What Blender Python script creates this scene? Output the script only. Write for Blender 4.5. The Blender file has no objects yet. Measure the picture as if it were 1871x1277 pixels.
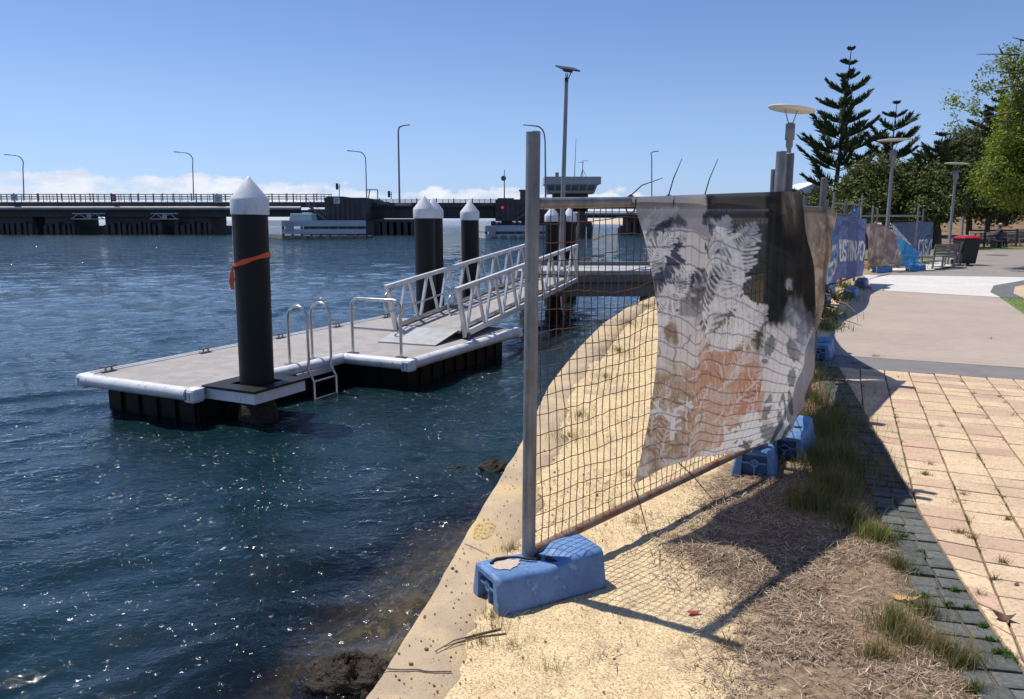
import bpy, bmesh, math, random
import numpy as np
from mathutils import Vector, Matrix
R = math.radians
random.seed(7); rng = np.random.default_rng(11)
C = bpy.context.scene.collection
# ------------------------------------------------------------------ camera model (photo pixels -> world points)
F, PX, PY, PITCH, EYE = 1400.0, 935.5, 638.5, R(9.67), 1.67
ca, sa = math.cos(PITCH), math.sin(PITCH)
def ray(px, py):
    x = (px-PX)/F; v = -(py-PY)/F
    return Vector((x, ca+v*sa, -sa+v*ca))
def G(px, py, z=0.0):
    d = ray(px, py); t = (z-EYE)/d.z
    return Vector((d.x*t, d.y*t, z))
def at(px, py, y):
    d = ray(px, py); t = y/d.y
    return Vector((d.x*t, y, EYE+d.z*t))
WATER = -0.93
# ------------------------------------------------------------------ mesh helpers
class MB:
    def __init__(s): s.v=[]; s.f=[]; s.sm=[]; s.mi=[]; s.cm=0
    def add(s, vs, fs, smooth=False):
        o=len(s.v); s.v+= [tuple(v) for v in vs]
        for f in fs: s.f.append(tuple(i+o for i in f)); s.sm.append(smooth); s.mi.append(s.cm)
        return s
    def box(s, a, b):
        x0,y0,z0=a; x1,y1,z1=b
        return s.add([(x0,y0,z0),(x1,y0,z0),(x1,y1,z0),(x0,y1,z0),(x0,y0,z1),(x1,y0,z1),(x1,y1,z1),(x0,y1,z1)],
            [(0,3,2,1),(4,5,6,7),(0,1,5,4),(1,2,6,5),(2,3,7,6),(3,0,4,7)])
    def obox(s, c, ax, ay, az):
        c=Vector(c); ax=Vector(ax); ay=Vector(ay); az=Vector(az); vs=[]
        for k in (-1,1):
            for i,j in ((-1,-1),(1,-1),(1,1),(-1,1)): vs.append(c+ax*i+ay*j+az*k)
        return s.add(vs,[(0,3,2,1),(4,5,6,7),(0,1,5,4),(1,2,6,5),(2,3,7,6),(3,0,4,7)])
    def bar(s, p, q, w, h, up=(0,0,1)):
        p=Vector(p); q=Vector(q); d=(q-p); L=d.length; d.normalize(); u=Vector(up)
        if abs(d.dot(u))>0.98: u=Vector((1,0,0))
        sd=d.cross(u).normalized(); u=sd.cross(d).normalized()
        return s.obox((p+q)/2, d*(L/2), sd*(w/2), u*(h/2))
    def tube(s, pts, r, n=8, cap=True, smooth=True):
        pts=[Vector(p) for p in pts]; m=len(pts); rs = r if isinstance(r,(list,tuple)) else [r]*m
        ref=None; vs=[]
        for i in range(m):
            d=(pts[min(i+1,m-1)]-pts[max(i-1,0)])
            if d.length<1e-9: d=Vector((0,0,1))
            d.normalize()
            if ref is None: ref = Vector((0,0,1)) if abs(d.z)<.9 else Vector((1,0,0))
            a=(ref-d*ref.dot(d))
            if a.length<1e-6: a=d.orthogonal()
            a.normalize(); ref=a; b=d.cross(a)
            for k in range(n):
                t=2*math.pi*k/n; vs.append(pts[i]+(a*math.cos(t)+b*math.sin(t))*rs[i])
        fs=[]
        for i in range(m-1):
            for k in range(n):
                k2=(k+1)%n; fs.append((i*n+k,i*n+k2,(i+1)*n+k2,(i+1)*n+k))
        s.add(vs,fs,smooth)
        if cap: s.add(vs[:n],[tuple(range(n-1,-1,-1))]); s.add(vs[-n:],[tuple(range(n))])
        return s
    def lathe(s, c, prof, n=24, axis=None, smooth=True):
        # prof: (r, z) pairs along the axis from c
        c=Vector(c); az=Vector(axis or (0,0,1)).normalized(); ax=az.orthogonal().normalized() if abs(az.z)<.95 else (Vector((1,0,0))-az*az.x).normalized()
        ay=az.cross(ax); vs=[]
        for r,z in prof:
            for k in range(n):
                t=2*math.pi*k/n; vs.append(c+az*z+(ax*math.cos(t)+ay*math.sin(t))*r)
        fs=[(i*n+k,i*n+(k+1)%n,(i+1)*n+(k+1)%n,(i+1)*n+k) for i in range(len(prof)-1) for k in range(n)]
        s.add(vs,fs,smooth)
        if prof[0][0]>1e-4: s.add(vs[:n],[tuple(range(n-1,-1,-1))])
        if prof[-1][0]>1e-4: s.add(vs[-n:],[tuple(range(n))])
        return s
    def prism(s, poly, z0, z1):
        n=len(poly)
        ar=sum(poly[i][0]*poly[(i+1)%n][1]-poly[(i+1)%n][0]*poly[i][1] for i in range(n))
        if ar<0: poly=poly[::-1]
        vs=[(p[0],p[1],z0) for p in poly]+[(p[0],p[1],z1) for p in poly]
        return s.add(vs,[tuple(range(n-1,-1,-1)),tuple(range(n,2*n))]+[(i,(i+1)%n,n+(i+1)%n,n+i) for i in range(n)])
    def sheet(s, poly, z):
        n=len(poly); ar=sum(poly[i][0]*poly[(i+1)%n][1]-poly[(i+1)%n][0]*poly[i][1] for i in range(n))
        if ar<0: poly=poly[::-1]
        return s.add([(p[0],p[1],z) for p in poly],[tuple(range(n))])
    def ball(s, c, r, n=10, m=6):
        c=Vector(c); r=Vector(r) if not isinstance(r,(int,float)) else Vector((r,r,r)); vs=[c-Vector((0,0,r.z))]
        for i in range(1,m):
            p=-math.pi/2+math.pi*i/m
            for k in range(n): t=2*math.pi*k/n; vs.append(c+Vector((r.x*math.cos(p)*math.cos(t),r.y*math.cos(p)*math.sin(t),r.z*math.sin(p))))
        vs.append(c+Vector((0,0,r.z))); L=len(vs)-1
        fs=[(0,1+(k+1)%n,1+k) for k in range(n)]
        for i in range(m-2):
            for k in range(n): a=1+i*n; fs.append((a+k,a+(k+1)%n,a+n+(k+1)%n,a+n+k))
        a=1+(m-2)*n; fs+=[(a+k,a+(k+1)%n,L) for k in range(n)]
        return s.add(vs,fs,True)
    def build(s, name, m, parent=None, bevel=0, tri=False):
        base=Vector((0,0,0))
        p=parent
        while p is not None:
            if p.parent is None: base=Vector(p.location)
            p=p.parent
        me=bpy.data.meshes.new(name); me.from_pydata([tuple(Vector(v)-base) for v in s.v],[],s.f)
        me.polygons.foreach_set('use_smooth',s.sm)
        ms = m if isinstance(m,(list,tuple)) else [m]
        for q in ms: me.materials.append(q)
        me.polygons.foreach_set('material_index',s.mi); me.update()
        o=bpy.data.objects.new(name,me); C.objects.link(o)
        if parent is not None: o.parent=parent
        if bevel:
            b=o.modifiers.new('bevel','BEVEL'); b.width=bevel; b.segments=2; b.limit_method='ANGLE'; b.angle_limit=R(40)
        return o
def np_mesh(name, V, Q, m, parent=None, smooth=True, col=None, attr=None):
    """a mesh from numpy arrays: V (n,3), Q (k,3 or 4); col = per-vertex RGB, attr = {name: per-vertex float}"""
    base=np.zeros(3); p=parent
    while p is not None:
        if p.parent is None: base=np.array(p.location)
        p=p.parent
    V=np.asarray(V,dtype=np.float32)-base.astype(np.float32); Q=np.asarray(Q,dtype=np.int32); k,c=Q.shape
    me=bpy.data.meshes.new(name); me.vertices.add(len(V)); me.vertices.foreach_set('co',V.ravel())
    me.loops.add(k*c); me.loops.foreach_set('vertex_index',Q.ravel())
    me.polygons.add(k); me.polygons.foreach_set('loop_start',np.arange(0,k*c,c,dtype=np.int32))
    me.polygons.foreach_set('use_smooth',np.full(k,smooth,dtype=bool))
    me.update(calc_edges=True)
    if col is not None:
        a=me.color_attributes.new('col','FLOAT_COLOR','POINT'); d=np.ones((len(V),4),np.float32); d[:,:3]=col; a.data.foreach_set('color',d.ravel())
    for nm,vals in (attr or {}).items():
        a=me.attributes.new(nm,'FLOAT','POINT'); a.data.foreach_set('value',np.asarray(vals,np.float32).ravel())
    me.materials.append(m)
    o=bpy.data.objects.new(name,me); C.objects.link(o)
    if parent is not None: o.parent=parent
    return o
def grid_faces(r, c):
    i=np.arange(r-1)[:,None]*c+np.arange(c-1)[None,:]; i=i.ravel()
    return np.stack([i,i+1,i+c+1,i+c],1)
def tag(o, label=None, cat=None, group=None, kind=None):
    if label: o['label']=label
    if cat: o['category']=cat
    if group: o['group']=group
    if kind: o['kind']=kind
    return o
def empty(name, loc=(0,0,0), label=None, cat=None, group=None):
    o=bpy.data.objects.new(name,None); C.objects.link(o); o.location=loc; o.empty_display_size=.2
    return tag(o,label,cat,group)
def copy_tree(o, parent=None):
    c=o.copy(); C.objects.link(c)
    if parent is not None: c.parent=parent
    for ch in list(o.children): copy_tree(ch,c)
    return c
def vnoise(x, y, seed=0):
    """smooth value noise on numpy arrays, 0..1"""
    xi=np.floor(x).astype(np.int64); yi=np.floor(y).astype(np.int64); fx=x-xi; fy=y-yi
    fx=fx*fx*(3-2*fx); fy=fy*fy*(3-2*fy)
    def h(a,b):
        n=(a*374761393+b*668265263+seed*974634777)&0x7fffffff; n=((n^(n>>13))*1274126177)&0x7fffffff
        return ((n^(n>>16))&0xffff)/65535.0
    return (h(xi,yi)*(1-fx)+h(xi+1,yi)*fx)*(1-fy)+(h(xi,yi+1)*(1-fx)+h(xi+1,yi+1)*fx)*fy
def fbm(x, y, seed=0, o=4):
    s=0; a=.5; t=0
    for k in range(o): s=s+a*vnoise(x*2**k,y*2**k,seed+k*17); t+=a; a*=.5
    return s/t
def smooth(a, b, x): t=np.clip((x-a)/(b-a),0,1); return t*t*(3-2*t)
# ------------------------------------------------------------------ materials
class NT:
    def __init__(s, name):
        s.m=bpy.data.materials.new(name); s.m.use_nodes=True; s.t=s.m.node_tree; s.n=s.t.nodes; s.n.clear()
        s.out=s.n.new('ShaderNodeOutputMaterial')
    def new(s, t, **kw):
        n=s.n.new(t)
        for k,v in kw.items(): setattr(n,k,v)
        return n
    def link(s, a, b): s.t.links.new(a,b)
    def coord(s, which='Object'): return s.new('ShaderNodeTexCoord').outputs[which]
    def mapping(s, v, scale=(1,1,1), rot=(0,0,0)):
        n=s.new('ShaderNodeMapping'); s.link(v,n.inputs['Vector']); n.inputs['Scale'].default_value=scale; n.inputs['Rotation'].default_value=rot; return n.outputs[0]
    def noise(s, v, scale, detail=4, rough=.55, dist=0):
        n=s.new('ShaderNodeTexNoise'); s.link(v,n.inputs['Vector']); n.inputs['Scale'].default_value=scale; n.inputs['Detail'].default_value=detail; n.inputs['Roughness'].default_value=rough; n.inputs['Distortion'].default_value=dist
        return n.outputs['Fac']
    def voro(s, v, scale, feature='F1'):
        n=s.new('ShaderNodeTexVoronoi'); n.feature=feature; s.link(v,n.inputs['Vector']); n.inputs['Scale'].default_value=scale; return n
    def ramp(s, f, stops, interp='LINEAR'):
        n=s.new('ShaderNodeValToRGB'); s.link(f,n.inputs[0]); e=n.color_ramp.elements; n.color_ramp.interpolation=interp
        while len(e)<len(stops): e.new(.5)
        for i,(p,c) in enumerate(stops):
            e[i].position=p; e[i].color=(c[0],c[1],c[2],1) if not isinstance(c,(int,float)) else (c,c,c,1)
        return n.outputs['Color']
    def mix(s, f, a, b, mode='MIX'):
        n=s.new('ShaderNodeMix'); n.data_type='RGBA'; n.blend_type=mode
        for sock,v in ((n.inputs[0],f),(n.inputs[6],a),(n.inputs[7],b)):
            if hasattr(v,'is_linked'): s.link(v,sock)
            else: sock.default_value = v if isinstance(v,(int,float)) else (v[0],v[1],v[2],1)
        return n.outputs[2]
    def math(s, op, a, b=0.0, clamp=False):
        n=s.new('ShaderNodeMath'); n.operation=op; n.use_clamp=clamp
        for sock,v in ((n.inputs[0],a),(n.inputs[1],b)):
            if hasattr(v,'is_linked'): s.link(v,sock)
            else: sock.default_value=v
        return n.outputs[0]
    def attr(s, name, out='Color'):
        n=s.new('ShaderNodeAttribute'); n.attribute_name=name; return n.outputs[out]
    def bump(s, h, strength=.3, dist=.02, normal=None):
        n=s.new('ShaderNodeBump'); s.link(h,n.inputs['Height']); n.inputs['Strength'].default_value=strength; n.inputs['Distance'].default_value=dist
        if normal is not None: s.link(normal,n.inputs['Normal'])
        return n.outputs[0]
    def bsdf(s, color, rough=.6, metal=0, normal=None, spec=.5, **kw):
        n=s.new('ShaderNodeBsdfPrincipled')
        for key,v in (('Base Color',color),('Roughness',rough),('Metallic',metal)):
            if hasattr(v,'is_linked'): s.link(v,n.inputs[key])
            else: n.inputs[key].default_value = v if isinstance(v,(int,float)) else (v[0],v[1],v[2],1)
        n.inputs['Specular IOR Level'].default_value=spec
        if normal is not None: s.link(normal,n.inputs['Normal'])
        for k,v in kw.items(): n.inputs[k].default_value=v
        return n
    def done(s, sh): s.link(sh.outputs[0] if hasattr(sh,'outputs') else sh, s.out.inputs['Surface']); return s.m
def pm(name, c1, c2=None, scale=6, rough=.6, metal=0, bump=.15, bscale=60, bdist=.004, spots=None, spec=.5, stretch=(1,1,1), lo=.35, hi=.65):
    """weathered surface: two tones by large noise, fine grain, optional third tone in spots"""
    n=NT(name); v=n.mapping(n.coord(),stretch); c2=c2 or tuple(x*.75 for x in c1)
    f=n.noise(v,scale,6,.6); col=n.mix(n.ramp(f,[(lo,0.0),(hi,1.0)]),c1,c2)
    g=n.noise(v,scale*9,3,.6); col=n.mix(.35,col,n.ramp(g,[(.3,.35),(.7,.75)]),'OVERLAY')
    if spots:
        sc,thr,sp=spots; k=n.noise(v,sc,5,.65); col=n.mix(n.ramp(k,[(thr,0.0),(thr+.08,1.0)]),col,sp)
    rr=n.ramp(g,[(.3,max(rough-.1,0.05)),(.7,min(rough+.12,1))])
    nb=n.bump(n.noise(v,bscale,4,.6),bump,bdist)
    return n.done(n.bsdf(col,rr,metal,nb,spec))
def vcm(name, rough=.7, bump=0, bscale=50, spec=.3, trans=0, var=.25, vscale=30):
    """colour comes from the per-vertex attribute 'col' (each blade, leaf or paver has its own tone)"""
    n=NT(name); c=n.attr('col'); v=n.coord()
    if var: c=n.mix(var,c,n.ramp(n.noise(v,vscale,4,.65),[(.3,.2),(.7,.8)]),'OVERLAY')
    nb=n.bump(n.noise(v,bscale,4,.6),bump,.004) if bump else None
    b=n.bsdf(c,rough,0,nb,spec)
    if trans:
        t=n.new('ShaderNodeBsdfTranslucent'); n.link(n.mix(1.0,c,(1.0,1.1,.55),'MULTIPLY'),t.inputs[0])
        x=n.new('ShaderNodeMixShader'); x.inputs[0].default_value=trans; n.link(b.outputs[0],x.inputs[1]); n.link(t.outputs[0],x.inputs[2]); return n.done(x)
    return n.done(b)
M={}
M['galv']=pm('galvanised_steel',(.27,.275,.27),(.15,.155,.155),16,.5,.55,.3,90,.002,stretch=(1,1,.3),spots=(12,.58,(.24,.195,.14)))
M['galvdark']=pm('dull_galvanised_steel',(.165,.17,.175),(.10,.105,.11),16,.55,.5,.3,90,.002,stretch=(1,1,.3),spots=(12,.6,(.20,.17,.13)))
M['galvrust']=pm('rusty_galvanised_steel',(.28,.235,.195),(.24,.125,.065),9,.65,.3,.25,90,.002,spots=(14,.5,(.26,.095,.04)))
M['wire']=pm('rusty_wire',(.14,.065,.035),(.08,.05,.04),9,.75,.3,.2,200)
M['blueplastic']=pm('weathered_blue_plastic',(.125,.24,.45),(.085,.17,.33),7,.55,0,.35,70,.004,spots=(15,.60,(.25,.36,.49)))
M['bluedark']=pm('dark_blue_plastic',(.05,.13,.30),(.04,.09,.22),5,.55)
M['concrete']=pm('pale_concrete',(.55,.46,.36),(.46,.38,.30),8,.9,0,.5,80,.01)
M['black']=pm('black_plastic_sleeve',(.009,.009,.010),(.014,.014,.015),4,.5,0,.05,30,spec=.25,spots=(7,.66,(.035,.035,.036)),stretch=(1,1,.25))
M['hull']=pm('black_hull',(.006,.006,.007),(.011,.012,.011),5,.65,0,.1,40,spec=.15)
M['wetpile']=pm('barnacled_pile',(.012,.011,.009),(.03,.028,.02),14,.8,0,1,30,.04)
M['white']=pm('white_plastic',(.76,.77,.78),(.66,.67,.68),3,.45,0,.05,40,spots=(9,.63,(.46,.46,.43)),stretch=(1,1,.4))
M['fender']=pm('white_fender',(.68,.69,.71),(.50,.51,.53),4,.45,0,.15,40,spots=(11,.6,(.34,.34,.33)))
M['deck']=pm('grey_decking',(.34,.315,.295),(.285,.265,.245),3.5,.85,0,.35,130,.003,spots=(5,.62,(.22,.205,.19)),lo=.42,hi=.58)
M['alu']=pm('aluminium',(.66,.665,.68),(.55,.555,.57),5,.42,.35,.06,60)
M['stainless']=pm('stainless_tube',(.55,.54,.52),(.45,.44,.43),9,.28,.9,.05,80)
M['orange']=pm('orange_strap',(.95,.135,.03),(.85,.105,.025),12,.6)
M['darkmetal']=pm('dark_metal',(.03,.03,.035),(.05,.05,.055),8,.5,.3)
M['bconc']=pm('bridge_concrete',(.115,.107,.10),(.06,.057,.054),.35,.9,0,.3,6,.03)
M['bdark']=pm('bridge_dark_steel',(.045,.043,.044),(.075,.07,.066),.4,.75,.1,.2,6,.03)  # one dark tone shared by girders, piers and fender piles
M['bpale']=pm('pale_grey_steel',(.42,.42,.41),(.33,.33,.33),.5,.6,.1)
M['bgrey']=pm('grey_paint_steel',(.16,.165,.17),(.12,.12,.125),.5,.6,.1)
M['board']=pm('weathered_white_boards',(.52,.56,.60),(.42,.46,.50),.6,.6,0,.2,10,.02,stretch=(.3,1,2))
M['boarddirt']=pm('weedy_boards',(.27,.26,.21),(.16,.15,.11),.7,.85,0,.4,10,.03)
M['teal']=pm('pale_teal_cover',(.36,.50,.50),(.30,.43,.44),.8,.6)
M['red']=pm('red_plastic',(.42,.015,.025),(.33,.012,.02),3,.4)
M['redpaint']=pm('red_paint',(.36,.04,.045),(.26,.03,.03),6,.55)
M['timber']=pm('grey_weathered_timber',(.24,.21,.17),(.16,.14,.12),4,.85,0,.4,30,.004,stretch=(1,6,6))
M['bark']=pm('bark',(.09,.075,.06),(.05,.042,.035),4,.95,0,.8,22,.03,stretch=(1,1,.3))
M['twig']=pm('grey_twigs',(.14,.11,.085),(.09,.07,.055),8,.9)
M['lamppole']=pm('grey_painted_pole',(.23,.245,.26),(.18,.19,.20),3,.45,.3)
M['lamphead']=pm('cream_lamp_disc',(.78,.74,.68),(.70,.66,.60),2,.5)
M['rock']=pm('weed_covered_rock',(.035,.024,.015),(.012,.009,.006),14,.75,0,1,26,.05,spots=(18,.6,(.075,.05,.028)))
M['tar']=pm('black_rubber',(.012,.012,.012),(.02,.02,.02),5,.7)
n=NT('window_glass'); M['glass']=n.done(n.bsdf((.06,.10,.11),.08,0,None,.8))
n=NT('signal_red'); b=n.bsdf((.6,.02,.02),.4); b.inputs['Emission Color'].default_value=(1,.05,.03,1); b.inputs['Emission Strength'].default_value=.5; M['signal']=n.done(b)
# ------------------------------------------------------------------ shoreline
WALL=[(-4.2,-12),(-1.55,-2.5),(-.98,.3),(-.53,2.46),(-.345,3.36),(-.325,3.52),(.08,5.73),(.36,7.6),(.81,9.74),(1.47,12.37),(2.3,14.94),(3.14,16.89),(4.4,19.0),(6.2,21.6),(8.6,25),(12,31),(17,40),(26,56),(38,76),(60,115),(95,160),(150,230),(240,420)]
_wy=np.array([p[1] for p in WALL]); _wx=np.array([p[0] for p in WALL])
def wallx(y): return np.interp(y,_wy,_wx)
def axis_pts(segs):
    """segs: (start, stop, first_step, last_step) -> growing coordinates"""
    out=[]
    for a,b,s0,s1 in segs:
        p=a
        while p<b-1e-6:
            out.append(p); t=(p-a)/(b-a); p+=s0*(s1/s0)**t
    out.append(segs[-1][1]); return np.array(out)
# sand and dirt
def sett_left(y):  # left edge of the dark sett border as x(y)
    return np.interp(y,[-3,2.2,2.75,3.21,4.14,5.5,6.7,8.0,9.0],[1.2,1.60,1.70,1.82,2.09,2.52,2.90,3.30,3.62])
ys=axis_pts([(-12,1.5,1.5,.1),(1.5,7,.022,.035),(7,20,.05,.25),(20,420,.4,25)])
us=axis_pts([(0,2.6,.022,.03),(2.6,9,.06,.3),(9,330,.6,30)])
def sand_edge(y): return wallx(y)+.20+.17*fbm(np.asarray(y)*2.3,np.asarray(y)*0+4,35,4)+.04*vnoise(np.asarray(y)*14,np.asarray(y)*0+1,36)
YY,UU=np.meshgrid(ys,us,indexing='ij'); XX=sand_edge(YY)+UU
inside=smooth(-.02,.10,sett_left(YY)-XX)*smooth(9.6,8.6,YY)   # 1 = open dirt, 0 = under the paving
hz=(fbm(XX*2.2,YY*2.2,3)-.5)*.05+(fbm(XX*14,YY*14,5,3)-.5)*.018
ZZ=-.02+inside*(.0275+hz*smooth(0,.25,UU))
hill=smooth(44,95,YY)*smooth(.25,.55,XX/np.maximum(YY,1))*4.2*np.clip((YY-44)/30,0,1.6)
ZZ=ZZ+hill
straw=np.clip(smooth(1.25,.4,sett_left(YY)-XX)*1.1+.55*np.exp(-(((XX-1.15)/.42)**2+((YY-3.62)/.42)**2))+ (fbm(XX*1.3,YY*1.3,21)-.55)*1.4,0,1)*smooth(12,8,YY)  # round term thickens straw and dirt where the banner's shadow falls, deepening it
straw=np.maximum(straw,smooth(.58,.72,fbm(XX*1.1+7,YY*1.1,31))*.42)
sm_=NT('sand_and_dirt'); v=sm_.coord()
grain=sm_.noise(v,105,3,.75); mid=sm_.noise(v,9,6,.65); big=sm_.noise(v,1.4,4,.6)
sand=sm_.mix(sm_.ramp(mid,[(.35,0.0),(.65,1.0)]),(.80,.62,.36),(.62,.465,.26))
sand=sm_.mix(sm_.ramp(grain,[(.36,.85),(.50,0.0)]),sand,(.24,.155,.08))
sand=sm_.mix(sm_.ramp(grain,[(.57,0.0),(.66,.85)]),sand,(.93,.80,.56))
dirt=sm_.mix(sm_.ramp(sm_.noise(v,38,5,.7),[(.35,0.0),(.65,1.0)]),(.15,.10,.068),(.31,.22,.14))
dirt=sm_.mix(sm_.ramp(grain,[(.55,0.0),(.66,.8)]),dirt,(.42,.33,.23))
fr=sm_.attr('straw','Fac'); edge=sm_.math('ADD',fr,sm_.math('MULTIPLY',sm_.math('SUBTRACT',sm_.noise(v,22,5,.7),.5),.7),True)
far=sm_.attr('far','Fac')
colr=sm_.mix(sm_.ramp(edge,[(.35,0.0),(.62,1.0)]),sand,dirt)
colr=sm_.mix(far,colr,sm_.mix(sm_.ramp(big,[(.4,0.0),(.6,1.0)]),(.16,.10,.06),(.26,.18,.11)))
nb=sm_.bump(sm_.noise(v,120,4,.7),.55,.012)
M['sand']=sm_.done(sm_.bsdf(colr,.95,0,nb,.2))
tag(np_mesh('ground',np.stack([XX,YY,ZZ],-1).reshape(-1,3),grid_faces(*XX.shape)[:,::-1],M['sand'],attr={'straw':straw,'far':smooth(14,30,YY)}),kind='structure')
def gz(x,y):
    x=np.asarray(x,float); y=np.asarray(y,float)
    ins=smooth(-.02,.10,sett_left(y)-x)*smooth(9.6,8.6,y); h=(fbm(x*2.2,y*2.2,3)-.5)*.05+(fbm(x*14,y*14,5,3)-.5)*.018
    u=x-sand_edge(y)
    return np.where(u>0,-.02+ins*(.0275+h*smooth(0,.25,u))+smooth(44,95,y)*smooth(.25,.55,x/np.maximum(y,1))*4.2*np.clip((y-44)/30,0,1.6),0.0)
# ------------------------------------------------------------------ seawall
sw=empty('seawall',(0,0,0),'long curving sandy concrete seawall edging the harbour beside the fence','seawall')
n=NT('seawall_concrete'); v=n.coord(); a=n.noise(v,3.2,6,.65); g=n.noise(v,95,4,.7)
c=n.mix(n.ramp(a,[(.36,0.0),(.62,1.0)]),(.52,.395,.255),(.39,.30,.205))
c=n.mix(n.ramp(n.noise(v,1.7,5,.6),[(.50,0.0),(.60,1.0)]),c,(.56,.42,.235))
c=n.mix(n.ramp(g,[(.32,.7),(.42,0.0)]),c,(.16,.12,.08)); c=n.mix(n.ramp(n.noise(v,24,5,.7),[(.60,0.0),(.72,.7)]),c,(.20,.155,.11))
pos=n.new('ShaderNodeNewGeometry').outputs['Position']
mp=n.new('ShaderNodeSeparateXYZ'); n.link(pos,mp.inputs[0])
M['seawall']=n.done(n.bsdf(c,.92,0,n.bump(n.noise(v,70,5,.7),.5,.012),.25))
yy=axis_pts([(-12,1.5,1.5,.08),(1.5,9,.04,.06),(9,24,.1,.3),(24,230,.6,12)])
jag=(fbm(yy*9,yy*0+2,9)-.5)*.018
xw=wallx(yy)+jag
cols=[(0.03,WALL_Z) for WALL_Z in (-2.6,)]+[(0.0,-.9),(-.004,-.035),(.012,-.008),(.03,0.0),(.18,.001),(.40,-.001),(.42,-.05)]
Vs=np.stack([np.stack([xw+o,yy,np.full_like(yy,z)+(fbm(xw*6+o*9,yy*6,4)-.5)*.008*(z>-.5)],-1) for o,z in cols],1)
np_mesh('cap',Vs.reshape(-1,3),grid_faces(len(yy),len(cols))[:,::-1],M['seawall'],sw)
def wavy(c,rx,ry,n=26,seed=0,rot=0):
    rg=random.Random(seed); o=[]
    for k in range(n):
        t=2*math.pi*k/n; r=1+rg.uniform(-.22,.22); x=rx*r*math.cos(t); y=ry*r*math.sin(t); o.append((c[0]+x*math.cos(rot)-y*math.sin(rot),c[1]+x*math.sin(rot)+y*math.cos(rot)))
    return o
n=NT('yellow_paint'); v=n.coord(); k=n.noise(v,55,5,.7); d=n.bsdf((.56,.38,.09),.85); t_=n.new('ShaderNodeBsdfTransparent'); x=n.new('ShaderNodeMixShader')
n.link(n.ramp(k,[(.44,0.0),(.62,.85)]),x.inputs[0]); n.link(t_.outputs[0],x.inputs[1]); n.link(d.outputs[0],x.inputs[2]); M['ypaint']=n.done(x)
pc=G(886,970); MB().sheet([G(x,y).xy[:] for x,y in ((866,960),(880,955),(897,954),(906,957),(903,968),(897,979),(886,986),(868,987),(861,983),(864,972))],.0105).build('paint_mark',M['ypaint'],sw)['label']='faded yellow paint mark'
for (p,q) in (((848,993),(893,1013)),((700,1224),(825,1232))):   # cracks across the cap
    a,b=G(*p),G(*q); pts=[a.lerp(b,t)+Vector((0,random.uniform(-.006,.006),.0085)) for t in np.linspace(0,1,9)]
    mb=MB()
    for i in range(8): mb.bar(pts[i],pts[i+1],.006,.002)
    mb.build('crack',M['concrete'] if p[0]>800 else M['bark'],sw)
# ------------------------------------------------------------------ sea bed
ys=axis_pts([(-4,1,.4,.1),(1,9,.03,.09),(9,30,.2,1)]); us=axis_pts([(0,2.5,.03,.06),(2.5,30,.15,3)])
YY,UU=np.meshgrid(ys,us,indexing='ij'); XX=wallx(YY)+.02-UU
ZZ=-1.06-.35*UU-.02*UU**2+(fbm(XX*2,YY*2,41)-.5)*.30+(fbm(XX*9,YY*9,43)-.5)*.14
ZZ=np.minimum(ZZ,-.96)
M['seabed']=pm('weedy_sea_bed',(.17,.13,.068),(.045,.038,.022),6,.9,0,1,30,.03,spots=(13,.55,(.28,.22,.115)))
tag(np_mesh('seabed',np.stack([XX,YY,ZZ],-1).reshape(-1,3),grid_faces(*XX.shape),M['seabed']),kind='structure')
# ------------------------------------------------------------------ water
xs=np.concatenate([-axis_pts([(0,14,.05,.07),(14,60,.1,2.5),(60,3500,4,400)])[::-1][:-1]*1.0, axis_pts([(0,6,.05,.12),(6,40,.3,2),(40,3500,4,400)])])
ys=axis_pts([(-8,1.2,.5,.06),(1.2,14,.04,.06),(14,45,.07,.35),(45,300,.6,8),(300,6000,12,900)])
YY,XX=np.meshgrid(ys,xs,indexing='ij')
ZZ=np.zeros_like(XX); wr=np.random.default_rng(5); fade=np.clip(1-(np.hypot(XX,YY)-30)/120,0,1)
wx_=XX+.35*np.sin(YY*.8+.6*XX)+.2*np.sin(YY*1.9-1.1*XX); wy_=YY+.3*np.sin(XX*.7-.5*YY)+.12*np.sin(XX*2.3+.8*YY)
for k in range(52):
    lam=.30*(6.5)**(wr.random()**1.1); th=R(100)+wr.normal(0,.62); kk=2*math.pi/lam
    amp=.0043*lam*(.6+.8*wr.random())
    ZZ+=amp*np.sin(kk*(math.cos(th)*wx_+math.sin(th)*wy_)+wr.random()*6.28)*fade*np.clip(1-np.hypot(XX,YY)/(lam*70),0,1)
gust=.55+.9*fbm(XX*.16,YY*.16,61)
ZZ=ZZ*gust+WATER
shal=np.clip(1-(wallx(YY)-XX)/3.1,0,1)*smooth(10,5,YY)
chop_=(1-.44*smooth(9,34,np.hypot(XX,YY)))*(.40+.98*fbm(XX*.12,YY*.25,63))*(.60+.40*smooth(4,13,np.hypot(XX,YY)))
n=NT('harbour_water'); v=n.coord(); g=n.attr('shallow','Fac')
h1=n.noise(n.mapping(v,(1,1.5,1)),2.6,4,.6,.5); h2=n.noise(n.mapping(v,(1,1.4,1)),8,4,.62,.6); h3=n.noise(n.mapping(v,(1,1.3,1)),28,3,.6,.3)
chop=n.attr('chop','Fac')
def cb(h,k,dist,nrm=None):
    o_=n.bump(h,1,dist,nrm); b_=o_.node; n.link(n.math('MULTIPLY',chop,k),b_.inputs['Strength']); return o_
farw=n.attr('far','Fac'); h0=n.noise(n.mapping(v,(1,1.6,1)),.55,4,.65,.6); nb=n.bump(h0,1,.62); n.link(farw,nb.node.inputs['Strength'])
nb=cb(h1,.50,.10,nb); nb=cb(h2,.62,.040,nb); nb=cb(h3,.30,.010,nb)
body=n.mix(n.noise(v,.25,3,.5),(.0030,.0155,.0195),(.0045,.021,.025))
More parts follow.
